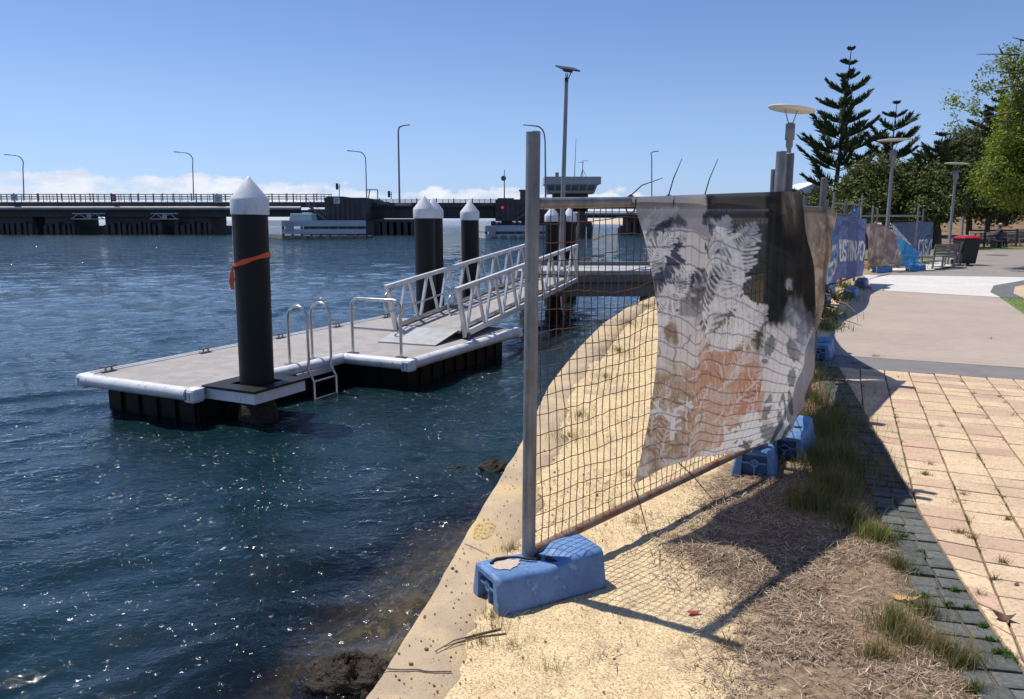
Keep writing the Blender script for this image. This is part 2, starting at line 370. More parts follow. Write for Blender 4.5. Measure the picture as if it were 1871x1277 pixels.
di=n.new('ShaderNodeBsdfDiffuse'); n.link(body,di.inputs[0]); tr=n.new('ShaderNodeBsdfTransparent'); tr.inputs[0].default_value=(.76,.76,.70,1)
bm_=n.new('ShaderNodeMixShader'); n.link(n.math('MULTIPLY',n.ramp(g,[(.18,0.0),(.62,1.0)]),.95),bm_.inputs[0]); n.link(di.outputs[0],bm_.inputs[1]); n.link(tr.outputs[0],bm_.inputs[2])
gl=n.new('ShaderNodeBsdfGlossy'); n.link(n.ramp(n.attr('farr','Fac'),[(0,.02),(1,.38)]),gl.inputs['Roughness']); gl.inputs[0].default_value=(1,1,1,1); n.link(nb,gl.inputs['Normal'])
fr_=n.new('ShaderNodeFresnel'); fr_.inputs[0].default_value=1.33; n.link(nb,fr_.inputs['Normal'])
ms=n.new('ShaderNodeMixShader'); n.link(fr_.outputs[0],ms.inputs[0]); n.link(bm_.outputs[0],ms.inputs[1]); n.link(gl.outputs[0],ms.inputs[2])
# sun glitter: small flat facets at random tilts, each a faint mirror
vo=n.voro(v,34); ge=n.new('ShaderNodeNewGeometry'); vm=n.new('ShaderNodeVectorMath'); vm.operation='SUBTRACT'; n.link(vo.outputs['Color'],vm.inputs[0]); vm.inputs[1].default_value=(.5,.5,.5)
v2=n.new('ShaderNodeVectorMath'); v2.operation='MULTIPLY'; n.link(vm.outputs[0],v2.inputs[0]); v2.inputs[1].default_value=(1.75,1.75,0); v3=n.new('ShaderNodeVectorMath'); v3.operation='ADD'; n.link(v2.outputs[0],v3.inputs[0]); n.link(nb,v3.inputs[1])
v4=n.new('ShaderNodeVectorMath'); v4.operation='NORMALIZE'; n.link(v3.outputs[0],v4.inputs[0]); g2=n.new('ShaderNodeBsdfGlossy'); g2.inputs['Roughness'].default_value=.10; n.link(v4.outputs[0],g2.inputs['Normal'])
n.link(n.ramp(n.noise(n.mapping(v,(.6,1.6,1)),1.1,4,.65),[(.42,.001),(.62,.017)]),g2.inputs[0]); ad=n.new('ShaderNodeAddShader'); n.link(ms.outputs[0],ad.inputs[0]); n.link(g2.outputs[0],ad.inputs[1])
M['water']=n.done(ad)
tag(np_mesh('water',np.stack([XX,YY,ZZ],-1).reshape(-1,3),grid_faces(*XX.shape),M['water'],attr={'shallow':shal,'chop':chop_,'far':.85*smooth(16,60,np.hypot(XX,YY)),'farr':smooth(50,350,np.hypot(XX,YY))}),kind='structure')
# ------------------------------------------------------------------ far beach beyond the bridge
ys=np.linspace(300,520,12); xs=np.linspace(-20,400,60); YY,XX=np.meshgrid(ys,xs,indexing='ij')
ZZ=WATER-1.2+3.4*smooth(330,480,YY)*smooth(20,60,XX)+fbm(XX*.03,YY*.03,8)*.8
tag(np_mesh('far_beach',np.stack([XX,YY,ZZ],-1).reshape(-1,3),grid_faces(*XX.shape),pm('pale_beach',(.55,.46,.33),(.45,.37,.26),.05,.95)),kind='structure')
# ------------------------------------------------------------------ paving
PA=Vector((.918,-.396)); PB=Vector((.396,.918)); P0=Vector((4.46,8.49))
def poly_in(p,poly):
    x,y=p; c=False; j=len(poly)-1
    for i in range(len(poly)):
        xi,yi=poly[i]; xj,yj=poly[j]
        if (yi>y)!=(yj>y) and x<(xj-xi)*(y-yi)/(yj-yi)+xi: c=not c
        j=i
    return c
SW=.235
def sett_right(y): return float(sett_left(y))+SW
def band_y(x): return 8.63-.4314*(x-3.6)       # near edge of the grey band
verts=[];faces=[];cols=[]
def paver(cx,cy,a,b,ha,hb,z,h,col,ch=.006,jit=0):
    o=len(verts)
    for k,(e,zz) in enumerate(((0,z-h),(0,z-ch*.6),(ch,z))):
        for i,j in ((-1,-1),(1,-1),(1,1),(-1,1)):
            p=Vector((cx,cy))+a*(i*(ha-e))+b*(j*(hb-e)); verts.append((p.x,p.y,zz+jit*(i*.6+j*.4))); cols.append(col)
    faces.append((o+8,o+9,o+10,o+11))
    for k in (0,4):
        for i in range(4): i2=(i+1)%4; faces.append((o+k+i,o+k+i2,o+k+4+i2,o+k+4+i))
pr=random.Random(3)
for i in range(-32,40):
    for j in range(-52,8):
        c=P0+PA*(.245*(i+.5))+PB*(.185*(j+.5)-.02)
        if c.y<1.2 or c.x>11: continue
        if c.x<sett_right(c.y)-.118 or c.y>band_y(c.x)+.08: continue
        t=pr.random(); l=pr.uniform(.88,1.08)
        col=(.66*l,.505*l,.325*l) if t>.30 else ((.56*l,.38*l,.275*l) if t>.12 else (.62*l,.44*l,.30*l))
        paver(c.x,c.y,PA,PB,.1165+pr.uniform(-.0015,.0015),.0885+pr.uniform(-.001,.0008),.006+pr.uniform(-.003,.003),.03,col,.005,pr.uniform(-.0025,.0025))
for q in range(len(verts)):
    x,y,z=verts[q]
    if y>band_y(x)-.012: y=band_y(x)-.012
    verts[q]=(max(x,sett_right(y)+.012),y,z)
n=NT('speckled_pavers'); v=n.coord(); c=n.attr('col'); g=n.noise(v,52,4,.85)
c=n.mix(n.ramp(g,[(.38,.85),(.49,0.0)]),c,(.36,.24,.16)); c=n.mix(n.ramp(g,[(.58,0.0),(.68,.7)]),c,(.74,.62,.45))
c=n.mix(n.ramp(n.noise(v,2.1,5,.6),[(.42,0.0),(.66,.5)]),c,(.38,.275,.19))
M['paver']=n.done(n.bsdf(c,.9,0,n.bump(g,.4,.004),.25))
tag(np_mesh('brick_paving',verts,faces,M['paver'],smooth=False,col=np.array(cols)),kind='structure')
verts=[];faces=[];cols=[]
yc=-1.0
while yc<9.0:
    x0=float(sett_left(yc)); d=Vector((float(sett_left(yc+.2))-x0,.2)).normalized(); nrm=Vector((d.y,-d.x)); L=pr.uniform(.085,.115); off=pr.uniform(-.02,.02)
    for k in range(2):
        w=SW/2+(off if k==0 else -off); cc=Vector((x0,yc))+nrm*((w/2) if k==0 else (SW-w/2)); l=pr.uniform(.8,1.25)
        paver(cc.x,cc.y,nrm,d,w/2-.005,L/2-.005,.004+pr.uniform(-.006,.006),.05,(.115*l,.12*l,.11*l),.010,pr.uniform(-.004,.004))
    yc+=L+.004
M['sett']=vcm('bluestone_setts',.9,.6,60,.12,var=.5,vscale=45)
tag(np_mesh('sett_border',verts,faces,M['sett'],smooth=False,col=np.array(cols)),kind='structure')
# joints under the pavers
M['joint']=pm('dirty_joints',(.16,.115,.07),(.09,.075,.04),9,.95,0,.5,80)
tag(MB().sheet([(float(sett_left(y))-.03,y) for y in np.linspace(-3,9,30)]+[(12,band_y(12)),(12,-3)],-.0115).build('paving_bed',M['joint']),kind='structure')
# grey band, concrete path, pale path, far path
n=NT('brushed_concrete'); v=n.coord(); br=n.noise(n.mapping(v,(2,30,1),(0,0,R(23))),2,5,.7); a=n.noise(v,.7,5,.6); g=n.noise(v,140,3,.6)
c=n.mix(n.ramp(a,[(.38,0.0),(.62,1.0)]),(.37,.308,.256),(.31,.258,.215)); c=n.mix(n.ramp(br,[(.42,0.0),(.66,.7)]),c,(.50,.41,.33)); c=n.mix(.25,c,n.ramp(g,[(.3,.3),(.7,.8)]),'OVERLAY')
M['path']=n.done(n.bsdf(c,.9,0,n.bump(g,.3,.004),.25))
M['band']=pm('dark_grey_band',(.20,.187,.18),(.165,.155,.15),3,.9,0,.3,120)
M['pale']=pm('white_concrete',(.60,.565,.515),(.53,.50,.455),1.2,.9,0,.25,110)
M['farpath']=pm('grey_path',(.27,.235,.205),(.22,.19,.165),.8,.9,0,.25,90)
dA=Vector((.918,-.396))
def line_pt(p,d,x): return (x,p[1]+d.y/d.x*(x-p[0]))
E1=[(3.6,band_y(3.6)),(12,band_y(12))]
E2=[(3.85,9.42),(12,9.42-.46*8.15)]
tag(MB().sheet([E1[0],E1[1],E2[1],E2[0]],.004).build('grey_band',M['band']),kind='structure')
tag(MB().sheet([E2[0],E2[1],(9.3,8.8),(8.2,11.65),(10.47,16.4),(8.55,18.2),(7.9,17.6)],.007).build('concrete_path',M['path']),kind='structure')
tag(MB().sheet([(8.55,18.2),(10.5,16.42),(11.0,17.6),(12.2,19.4),(15.2,22.1),(10.6,23.2),(9.6,20.6)],.010).build('pale_path',M['pale']),kind='structure')
tag(MB().sheet([(10.6,23.2),(15.2,22.1),(22,24.5),(40,26),(40,46),(24,41),(18.6,36),(17.3,31.5),(15.6,27.2),(14.2,25.2),(12.5,24.6)],.006).build('far_path',M['farpath']),kind='structure')
tag(MB().sheet([(11.6,24.9),(13.9,25.4),(15.8,27.6),(17.3,31.5),(15.5,31.2),(13,27.5)],.012).build('bench_pad',M['pale']),kind='structure')
# dark setts curving round the lawn, cream pavers beyond, lawn
curve=[(10.5,16.42),(11.0,17.6),(12.2,19.4),(15.2,22.1)]
n_=len(curve); mb=MB(); off=[(p[0]+.36,p[1]-.27) for p in curve]
mb.sheet(curve+off[::-1],.0085); tag(mb.build('curved_sett_border',pm('curved_setts',(.15,.15,.15),(.10,.10,.10),5,.85,0,.5,40)),kind='structure')
mb=MB().sheet(off+[(20,22),(20,16.0),(11.2,15.9)],.005); n=NT('cream_far_pavers'); v=n.coord(); bk=n.new('ShaderNodeTexBrick'); n.link(n.mapping(v,(1,1,1),(0,0,.4)),bk.inputs[0])
bk.inputs['Color1'].default_value=(.60,.46,.30,1); bk.inputs['Color2'].default_value=(.50,.35,.23,1); bk.inputs['Mortar'].default_value=(.25,.19,.11,1); bk.inputs['Scale'].default_value=4.5; bk.inputs['Mortar Size'].default_value=.012; bk.offset=0
tag(mb.build('cream_paving',n.done(n.bsdf(bk.outputs[0],.9))),kind='structure')
M['turf']=pm('mown_turf',(.10,.16,.035),(.15,.20,.05),2.5,.95,0,.6,60)
tag(MB().sheet([(10.45,16.35),(11.2,15.9),(20,16.0),(20,9),(9.2,8.9),(8.2,11.7)],.009).build('lawn',M['turf']),kind='structure')
tag(MB().sheet([(17.5,31.2),(18.8,35.9),(24,40.8),(30,43.2),(30,46),(24,45),(15,38),(14.0,32.0)],.003).build('far_lawn',M['turf']),kind='structure')
# ------------------------------------------------------------------ floating pontoon
PO=Vector((-5.91,10.33,0)); PU=Vector((.44,.898,0)); PV=Vector((.898,-.44,0))
def pw(u,v,z): return PO+PU*u+PV*v+Vector((0,0,z))
DK=-.45
pon=empty('pontoon',pw(3.5,1.2,WATER),'low floating pontoon with grey deck, white bumper edge and black hull','pontoon')
L=[(0,0),(0,2.12),(2.88,2.2),(2.88,3.42),(6.65,3.42),(7.2,0)]
MB().prism([pw(u,v,0).xy[:] for u,v in L],DK-.09,DK).build('deck',M['deck'],pon,.01)
mb=MB(); H=[(.22,.2),(.22,1.95),(3.08,2.0),(3.08,3.2),(6.45,3.2),(6.98,.2)]
mb.prism([pw(u,v,0).xy[:] for u,v in H],-1.5,DK-.092)
for i in range(len(H)):
    a=Vector(H[i]); b=Vector(H[(i+1)%len(H)]); n_=max(2,int((b-a).length/.34)); d=(b-a).normalized(); nn=Vector((-d.y,d.x))
    for k in range(n_):
        c=a.lerp(b,(k+.5)/n_); w=(b-a).length/n_*.36
        mb.obox(pw(c.x,c.y,-1.02),(PU*d.x+PV*d.y)*w,(PU*nn.x+PV*nn.y)*.035,(0,0,.46))
mb.build('hull',M['hull'],pon)
zf=DK-.055
def fend(a,b):
    p,q=pw(*a,zf),pw(*b,zf); d=(q-p).normalized(); sd=d.cross(Vector((0,0,1)))
    m=MB(); prof=[]
    for k in range(9):
        t=-math.pi/2+math.pi*k/8; prof.append((.085*math.cos(t),.085*math.sin(t)))
    prof+=[(-.03,.085),(-.03,-.085)]
    nb_=len(prof); vs=[p+sd*x+Vector((0,0,z)) for x,z in prof]+[q+sd*x+Vector((0,0,z)) for x,z in prof]
    m.add(vs,[(i,(i+1)%nb_,nb_+(i+1)%nb_,nb_+i) for i in range(nb_)],True); m.add(vs[:nb_],[tuple(range(nb_-1,-1,-1))]); m.add(vs[nb_:],[tuple(range(nb_))])
    m.build('fender',M['fender'],pon)

for a,b in (((-.02,.08),(-.02,2.06)),((1.28,2.14),(2.84,2.21)),((2.87,2.24),(2.87,3.36)),((2.95,3.44),(6.60,3.44)),((7.15,-.02),(.08,-.02))): fend(a,b)
for (u,v) in ((.03,.03),(.03,2.10),(2.90,3.41),(6.68,3.41)):
    m=MB(); c=pw(u,v,0); m.obox((c.x,c.y,DK-.07),PU*.10,PV*.10,(0,0,.095)); cf=m.build('corner_fender',M['white'],pon,.045)
    for s_ in (-1,1):
        m=MB(); m.bar(c-PU*.1005+PV*(.03*s_)+Vector((0,0,DK-.12)),c-PU*.1005+PV*(.03*s_)+Vector((0,0,DK-.03)),.012,.006)
        m.build('strap_slot',M['darkmetal'],cf)
trim=MB()
for a,b in (((.02,2.1),(.02,.05)),((.05,.02),(7.15,.02)),((1.3,2.12),(2.9,2.18)),((2.9,2.2),(2.9,3.38)),((2.95,3.39),(6.60,3.39))): trim.bar(pw(*a,DK+.006),pw(*b,DK+.006),.07,.014)
trim.build('deck_edging',M['alu'],pon)
for u in (.33,2.05,3.75,5.35,7.0):
    m=MB(); c=pw(u,.10,DK+.012)
    m.bar(c-PU*.11+Vector((0,0,.004)),c+PU*.11+Vector((0,0,.004)),.07,.012)
    for k in (-1,1): m.tube([c+PU*.05*k,c+PU*.045*k+Vector((0,0,.055))],.014,8)
    m.tube([c-PU*.14+Vector((0,0,.072)),c-PU*.05+Vector((0,0,.06)),c+PU*.05+Vector((0,0,.06)),c+PU*.14+Vector((0,0,.072))],[.010,.017,.017,.010],8)
    m.build('cleat',M['galv'],pon)
# pile guide
PB0=Vector((-3.36,9.80,-2.4)); PT=at(454,322,9.85)
def pile_axis(z): return PB0.lerp(PT,(z-PB0.z)/(PT.z-PB0.z))
cc=pile_axis(DK)
m=MB(); w=.40
rel=cc-PO; uc=rel.dot(PU); vc=rel.dot(PV)
for u0,u1,v0,v1 in ((uc-.46,uc+.46,vc-.46,vc-.26),(uc-.46,uc+.46,vc+.26,vc+.40),(uc-.46,uc-.26,vc-.26,vc+.26),(uc+.26,uc+.46,vc-.26,vc+.26)):
    m.prism([pw(u,v,0).xy[:] for u,v in ((u0,v0),(u0,v1),(u1,v1),(u1,v0))],DK-.15,DK-.012)
pg=m.build('pile_guide',M['white'],pon)
m=MB()
for u0,u1,v0,v1 in ((uc-.48,uc+.48,vc-.48,vc-.235),(uc-.48,uc+.48,vc+.235,vc+.42),(uc-.48,uc-.235,vc-.235,vc+.235),(uc+.235,uc+.48,vc-.235,vc+.235)):
    m.prism([pw(u,v,0).xy[:] for u,v in ((u0,v0),(u0,v1),(u1,v1),(u1,v0))],DK-.011,DK+.02)
m.build('guide_plate',M['black'],pg)
# ladder
lad=MB()
def arc(c,a,b,r0,n=9,t0=math.pi,t1=0): return [c+a*(r0*math.cos(t0+(t1-t0)*k/n))+b*(r0*math.sin(t0+(t1-t0)*k/n)) for k in range(n+1)]
UPV=Vector((0,0,1))
for u in (1.86,2.36):
    top=pw(u,2.20,DK+.70)
    lad.tube([pw(u,2.02,DK)]+arc(top,PV,UPV,.18)+[pw(u,2.38,DK+.12),pw(u,2.36,DK-.05),pw(u,2.46,DK-.22),pw(u,2.46,-1.35)],.021,10)
    lad.bar(pw(u-.07,2.02,DK+.018),pw(u+.07,2.02,DK+.018),.09,.012)
lo=lad.build('ladder',M['stainless'],pon)
for z in (DK-.22,DK-.48,DK-.74):
    MB().tube([pw(1.86,2.46,z),pw(2.36,2.46,z)],.016,8).build('rung',M['stainless'],lo)
MB().bar(pw(1.7,2.28,DK-.14),pw(2.52,2.28,DK-.14),.03,.09).build('ladder_bracket',M['alu'],lo)
# guard rail
a,b=pw(3.02,2.28,DK),pw(3.02,3.20,DK); m=MB(); up=Vector((0,0,1)); dv=(b-a).normalized()
m.tube([a,a+up*.77]+arc(a+up*.77+dv*.12,dv,UPV,.12,6,math.pi,math.pi/2)[1:]+arc(b+up*.77-dv*.12,dv,UPV,.12,6,math.pi/2,0)+[b],.024,10)
m.tube([a+up*.42,b+up*.42],.017,8)
gr=m.build('guard_rail',M['stainless'],pon)
for p in (a,b): MB().bar(p-dv*.09+up*.016,p+dv*.09+up*.016,.10,.012).build('foot_plate',M['darkmetal'],gr)
# ------------------------------------------------------------------ piles
def mooring_pile(bot,top,r,label,group,wet=True,base=None):
    bot=Vector(bot); top=Vector(top); ax=(top-bot).normalized(); Lg=(top-bot).length
    o=empty('mooring_pile',Vector((bot.x,bot.y,WATER)),label,'mooring pile',group)
    zc=Lg-.475*r/.217
    MB().lathe(bot,[(r,0),(r,zc+.02)],32,ax).build('sleeve',M['black'],o)
    s=r/.217
    MB().lathe(bot,[(r*1.075,zc),(r*1.085,zc+.012),(r*1.085,zc+.18*s),(r*1.06,zc+.205*s),(r*.14,Lg-.025*s),(r*.09,Lg-.006),(0,Lg)],40,ax).build('cap',M['white'],o)
    if wet:
        zz=WATER-bot.z
        pts=[(r*(1.05+.12*random.random()),zz-.5),(r*1.22,zz-.1),(r*1.18,zz+.06),(r*1.12,zz+.13),(r*1.003,zz+.22)]
        MB().lathe(bot,pts,28,ax,True).build('waterline_growth',M['wetpile'],o)
    return o
mp=mooring_pile(PB0,PT,.217,'tall black mooring pile with an orange strap, standing through the pontoon corner','mooring piles')
m=MB(); ax=(PT-PB0).normalized(); sd=Vector((-.9,-.43,0)).normalized()
t0,t1=pile_axis(1.73),pile_axis(.55)
for k in range(12):
    p,q=t0.lerp(t1,k/12),t0.lerp(t1,(k+1)/12); w=.030+.018*random.random()*(k>7); m.bar(p+sd*.2195,q+sd*.2195,w,.006,up=sd)
m.build('pale_strip',pm('flaking_white_strip',(.45,.46,.48),(.30,.31,.33),18,.6),mp)
st=empty('orange_strap',pile_axis(.95),'orange strap tied around the tall mooring pile, tail hanging down','strap')
m=MB(); pts=[]
for k in range(33):
    t=2*math.pi*k/32; c=pile_axis(1.15+.075*math.cos(t)); pts.append(c+Vector((math.cos(t)*.225,math.sin(t)*.225,0)))
for i in range(32):
    m.bar(pts[i],pts[i+1],.012,.052+.012*math.sin(i*.9))
m.build('band',M['orange'],st)
m=MB(); b0=pile_axis(1.07)+Vector((-.19,-.135,0))
tp=[b0+Vector((0,0,.02)),b0+Vector((-.02,-.02,-.06)),b0+Vector((-.015,-.03,-.13)),b0+Vector((-.03,-.025,-.20)),b0+Vector((-.015,-.03,-.28))]
for i,w in enumerate((.02,.045,.06,.04)): m.bar(tp[i],tp[i+1],w,.02,up=(0,1,0))
m.build('tail',M['orange'],st)
for (px,y,ytop,lab) in ((774.5,16.5,357,'black white-capped pile nearest behind the gangway, left of its neighbours'),(791,18.1,361,'black white-capped pile half hidden behind another one beside the gangway'),(858,19.0,366,'lone black white-capped pile standing behind the middle of the gangway'),
    (1008.5,24.6,377,'black white-capped pile seen through the fence mesh, beside the thin lamp pole'),(1040.5,24.9,378,'black white-capped pile seen through the fence mesh, beside the red post')):
    t=at(px,ytop,y); mooring_pile((t.x+.02,t.y,-2.4),t,.217,lab,'mooring piles')
# ------------------------------------------------------------------ gangway
GS=Vector((-1.49,13.79,0)); GE=Vector((1.03,20.25,0)); gd=(GE-GS).normalized(); gw=Vector((gd.y,-gd.x,0)); GL=(GE-GS).length
def gp(s,w,dz=0): return GS+gd*s+gw*w+Vector((0,0,-.385+.455*s/GL+dz))
gang=empty('gangway',gp(0,0),'sloping aluminium gangway with truss side rails leading down to the pontoon','gangway')
m=MB(); m.obox(gp(GL/2,0,.06),(gp(GL,0)-gp(0,0))/2,gw*.62,(0,0,.02)); wk=m.build('walkway',M['deck'],gang)
m=MB()
for k in range(9): m.bar(gp(.3+k*.8,-.66,.0),gp(.3+k*.8,.66,.0),.06,.06)
m.build('cross_beam',M['alu'],gang)
M['rampm']=pm('worn_ramp_plate',(.52,.51,.50),(.42,.41,.40),5,.6,.2,.2,60)
m=MB(); c0=gp(-.90,0,0); c0.z=DK+.016; c1=gp(.05,0,.085)
m.obox((c0+c1)/2,(c1-c0)/2,gw*.56,(0,0,.008)); fl=m.build('ramp_flap',M['rampm'],gang)
m=MB()
for k in range(15):
    p=c0.lerp(c1,(k+.5)/15)+Vector((0,0,.010)); m.bar(p-gw*.54,p+gw*.54,.012,.006)
m.build('tread_bars',M['alu'],fl)
for sgn in (1,-1):
    W=.70*sgn; m=MB(); ov=.33
    m.bar(gp(-ov,W,.87),gp(GL+.02,W,.92),.085,.075); m.bar(gp(-.04,W,.03),gp(GL,W,.03),.07,.11)
    rl=m.build('side_rail',M['alu'],gang,.008)
    MB().bar(gp(-ov+.06,W,.90),gp(.02,W,-.03),.08,.075).build('end_post',M['alu'],rl,.008); MB().bar(gp(GL,W,.0),gp(GL,W,.93),.075,.07).build('end_post',M['alu'],rl,.008)
    m=MB(); nb_=8; st_=GL/nb_
    for k in range(nb_):
        s0=.02+k*st_; 
        m.bar(gp(s0+.06,W,.08),gp(s0+st_*.43,W,.88),.05,.055); m.bar(gp(s0+st_*.57,W,.88),gp(s0+st_*.97,W,.08),.05,.055)
        m.obox(gp(s0+st_*.5,W,.86),(gp(1,0)-gp(0,0))*.09,gw*.012,(0,0,.05))
    m.build('truss_brace',M['alu'],rl,.006)
    m=MB(); wi=W-sgn*.07
    m.tube([gp(-.1,wi,.42),gp(GL-.05,wi,.42)],.018,8); m.tube([gp(-.05,wi,.16),gp(GL-.05,wi,.16)],.012,6); m.bar(gp(-.02,wi,.11),gp(GL-.05,wi,.11),.012,.12)
    m.tube([gp(-.16,wi,.42),gp(-.34,wi,.44)]+[gp(-.38-.14*math.sin(t),wi,.61-.18*math.cos(t)) for t in np.linspace(.3,math.pi-.3,8)]+[gp(-.30,wi,.80),gp(-.1,wi,.82)],.018,8)
    m.build('handrail',M['stainless'],rl)
for sgn in (1,-1): MB().lathe(gp(.05,.72*sgn,-.02)-gw*.04,[(.07,0),(.07,.08)],16,gw).build('wheel',M['darkmetal'],gang)
# ------------------------------------------------------------------ jetty
jet=empty('jetty',(3,21,0),'short grey fixed jetty joining the gangway top to the shore','jetty')
MB().box((.15,20.3,.20),(5.9,22.6,.33)).build('deck',M['bpale'],jet,.02)
MB().box((.1,20.27,-.36),(5.75,20.55,.20)).box((.1,22.3,-.36),(5.75,22.58,.20)).build('beam',M['bgrey'],jet,.015)
MB().box((.12,22.45,.332),(5.8,22.6,.44)).build('kerb',M['bgrey'],jet,.01)
MB().box((.5,20.215,-.02),(5.7,20.269,.03)).build('cable_tray',M['darkmetal'],jet)
for x,y in ((.45,20.6),(1.15,20.9),(.5,22.2),(3.9,20.7),(3.9,22.2)):
    MB().lathe((x,y,-2.5),[(.20,0),(.24,1.4),(.25,1.62),(.19,1.75),(.17,2.15)],16).build('pile',M['wetpile'],jet)
# solar lamp on the jetty
pt=at(1035,150,22.0); pb=Vector((pt.x-.10,22.0,.33))
sl=empty('solar_lamp',pb,'tall thin pole with a tilted black solar panel, rising behind the galvanised fence post','solar lamp')
MB().tube([pb,pt],[.075,.05],12).build('pole',M['lamppole'],sl)
m=MB()
for k,(dx,dy) in enumerate(((-.02,0),(.04,.05),(.12,-.03))): m.tube([pt+Vector((.0,0,-.02)),pt+Vector((dx,dy,.24))],.014,6)
m.lathe(pt-Vector((0,0,.02)),[(.05,0),(.055,.12),(.03,.14)],10); m.build('bracket',M['darkmetal'],sl)
c=pt+Vector((.03,0,.36)); m=MB(); ax_=Vector((.30,.10,-.02)); ay_=Vector((-.08,.30,.10)); az_=ax_.cross(ay_).normalized()
m.obox(c,ax_*.86,ay_*.9,az_*.018); m.obox(c+Vector((0,0,-.05)),ax_*.35,ay_*.35,az_*.04); m.build('solar_panel',M['darkmetal'],sl)
rp=at(1030,470,24.0)
o=MB().tube([(rp.x,24.0,-1.3),at(1031,392,24.0)],.06,10).build('red_post',M['redpaint']); tag(o,'thin red post standing beside a white-capped pile beyond the gangway','post')
# ------------------------------------------------------------------ fence feet
def block_mesh():
    """one weighted plastic foot, length along X (0.60), from loops of a rounded tapered section"""
    Ls=[-.30,-.292,-.275,-.15,-.02,.05,.08,.11,.18,.275,.292,.30]; secs=[]
    for i,x in enumerate(Ls):
        e=1.0 if 0<i<len(Ls)-1 else .93; top=.165+.022*smooth(.03,.12,np.array(x)) -(.012 if i in (0,11) else 0)-.012*math.exp(-((x-.0)/.08)**2)
        wb=.142*e; wt=.112*e
        secs.append([(x,-wb,0),(x,-wb+.002,.02),(x,-wt-.004,top-.03),(x,-wt,top-.014),(x,-wt+.016,top),(x,-.03,top+.002),(x,.03,top+.002),(x,wt-.016,top),(x,wt,top-.014),(x,wt+.004,top-.03),(x,wb-.002,.02),(x,wb,0)])
    return secs
def fence_foot(label,group,broken=False,mt='blueplastic'):
    o=empty('fence_ballast',(0,0,0),label,'fence base',group); secs=block_mesh(); n_=12; m=MB(); vs=[p for s in secs for p in s]; fs=[]
    for i in range(len(secs)-1):
        for k in range(n_-1): fs.append((i*n_+k,(i+1)*n_+k,(i+1)*n_+k+1,i*n_+k+1))
    b=(len(secs)-1)*n_; fs.append(tuple(b+k for k in range(n_)))
    m.add(vs,fs,True)
    # recessed end: a frame of four lips round a hollow
    x=-.300
    m.add([(x,-.132,0),(x,-.083,0),(x,-.075,.135),(x,-.102,.152),(x,.132,0),(x,.083,0),(x,.075,.135),(x,.102,.152)],[(0,3,2,1),(3,7,6,2),(7,4,5,6)])
    d=-.215
    m.add([(x,-.083,0),(x,-.075,.135),(x,.075,.135),(x,.083,0),(d,-.075,0),(d,-.070,.13),(d,.070,.13),(d,.075,0)],[(0,1,5,4),(1,2,6,5),(2,3,7,6),(4,5,6,7)])
    m.build('body',M[mt],o)
    m=MB(); m.bar((-.285,-.078,.085),(-.285,.078,.085),.014,.012); m.bar((-.26,0,.0),(-.26,0,.075),.012,.05)
    m.lathe((-.292,.0,.085),[(.026,0),(.026,.02),(.014,.02),(.014,.0)],14,(1,0,0)); m.build('end_web',M[mt],o)
    m=MB()
    for xx,zz in ((-.02,.1555),(.045,.159)): m.lathe((xx,-.035 if xx>0 else .02,zz),[(.036,0),(.036,.003),(0,.0031)],18)
    m.build('post_hole',M['tar'],o)
    if broken:
        m=MB(); m.sheet(wavy((-.185,.0),.075,.052,18,8),.1705); bp=m.build('exposed_concrete',M['concrete'],o)
        m=MB(); pts=[(-.25,.045,.172),(-.21,.062,.176),(-.16,.058,.174),(-.11,.035,.175),(-.07,-.005,.173),(-.035,-.02,.172)]
        m.tube(pts,[.006,.009,.007,.006,.008,.005],6); m.build('torn_edge',M['tar'],bp)
    return o
foot1=fence_foot('cracked blue plastic foot under the near fence post, concrete showing through','blue fence feet',True)
foot1.location=(.128,3.262,.008); foot1.rotation_euler=(0,0,R(29)); foot1.scale=(.93,.93,.93)
foot0=fence_foot('blue fence foot with a hollow end, at the far corner of the torn banner','blue fence feet')
foot0.location=(1.675,5.06,.003); foot0.rotation_euler=(0,0,R(70)); foot0.scale=(.92,1.02,1.10)
# ------------------------------------------------------------------ fence panels
def wire_mesh(A,B,zl,zh,parent,ex,seed,sx=.05,sz=.075,r=.0021,jit=1.0):
    A=Vector(A); B=Vector(B); e=(B-A); Lg=e.length; e.normalize(); nn=Vector((e.y,-e.x,0)); nx=int(Lg/sx); nz=int((zh-zl)/sz); m=MB(); rg=random.Random(seed)
    def node(i,j):
        s=i/nx*Lg; z=zl+(zh-zl)*j/nz+ex*(i/nx); bx=4*(i/nx)*(1-i/nx); bz=4*(j/nz)*(1-j/nz)
        dx=(float(vnoise(np.array(s*5.0),np.array(z*4.0),seed))-.5)*.045*bx**.4*jit; dz=(float(vnoise(np.array(s*3.2+9),np.array(z*4.5),seed+3))-.5)*.06*bz**.4*jit
        dz+=-.03*bx*bz*jit
        dn=(float(vnoise(np.array(s*2.5),np.array(z*2.5),seed+6))-.5)*.03
        return A+e*(s+dx)+Vector((0,0,z+dz))+nn*dn
    N=[[node(i,j)+e*rg.uniform(-.004,.004)*jit+Vector((0,0,rg.uniform(-.005,.005)*jit)) for j in range(nz+1)] for i in range(nx+1)]
    for i in range(nx+1): m.tube(N[i],r,4,False)
    for j in range(nz+1): m.tube([N[i][j]+nn*.003 for i in range(nx+1)],r,4,False)
    return m.build('wire_mesh',M['wire'],parent)
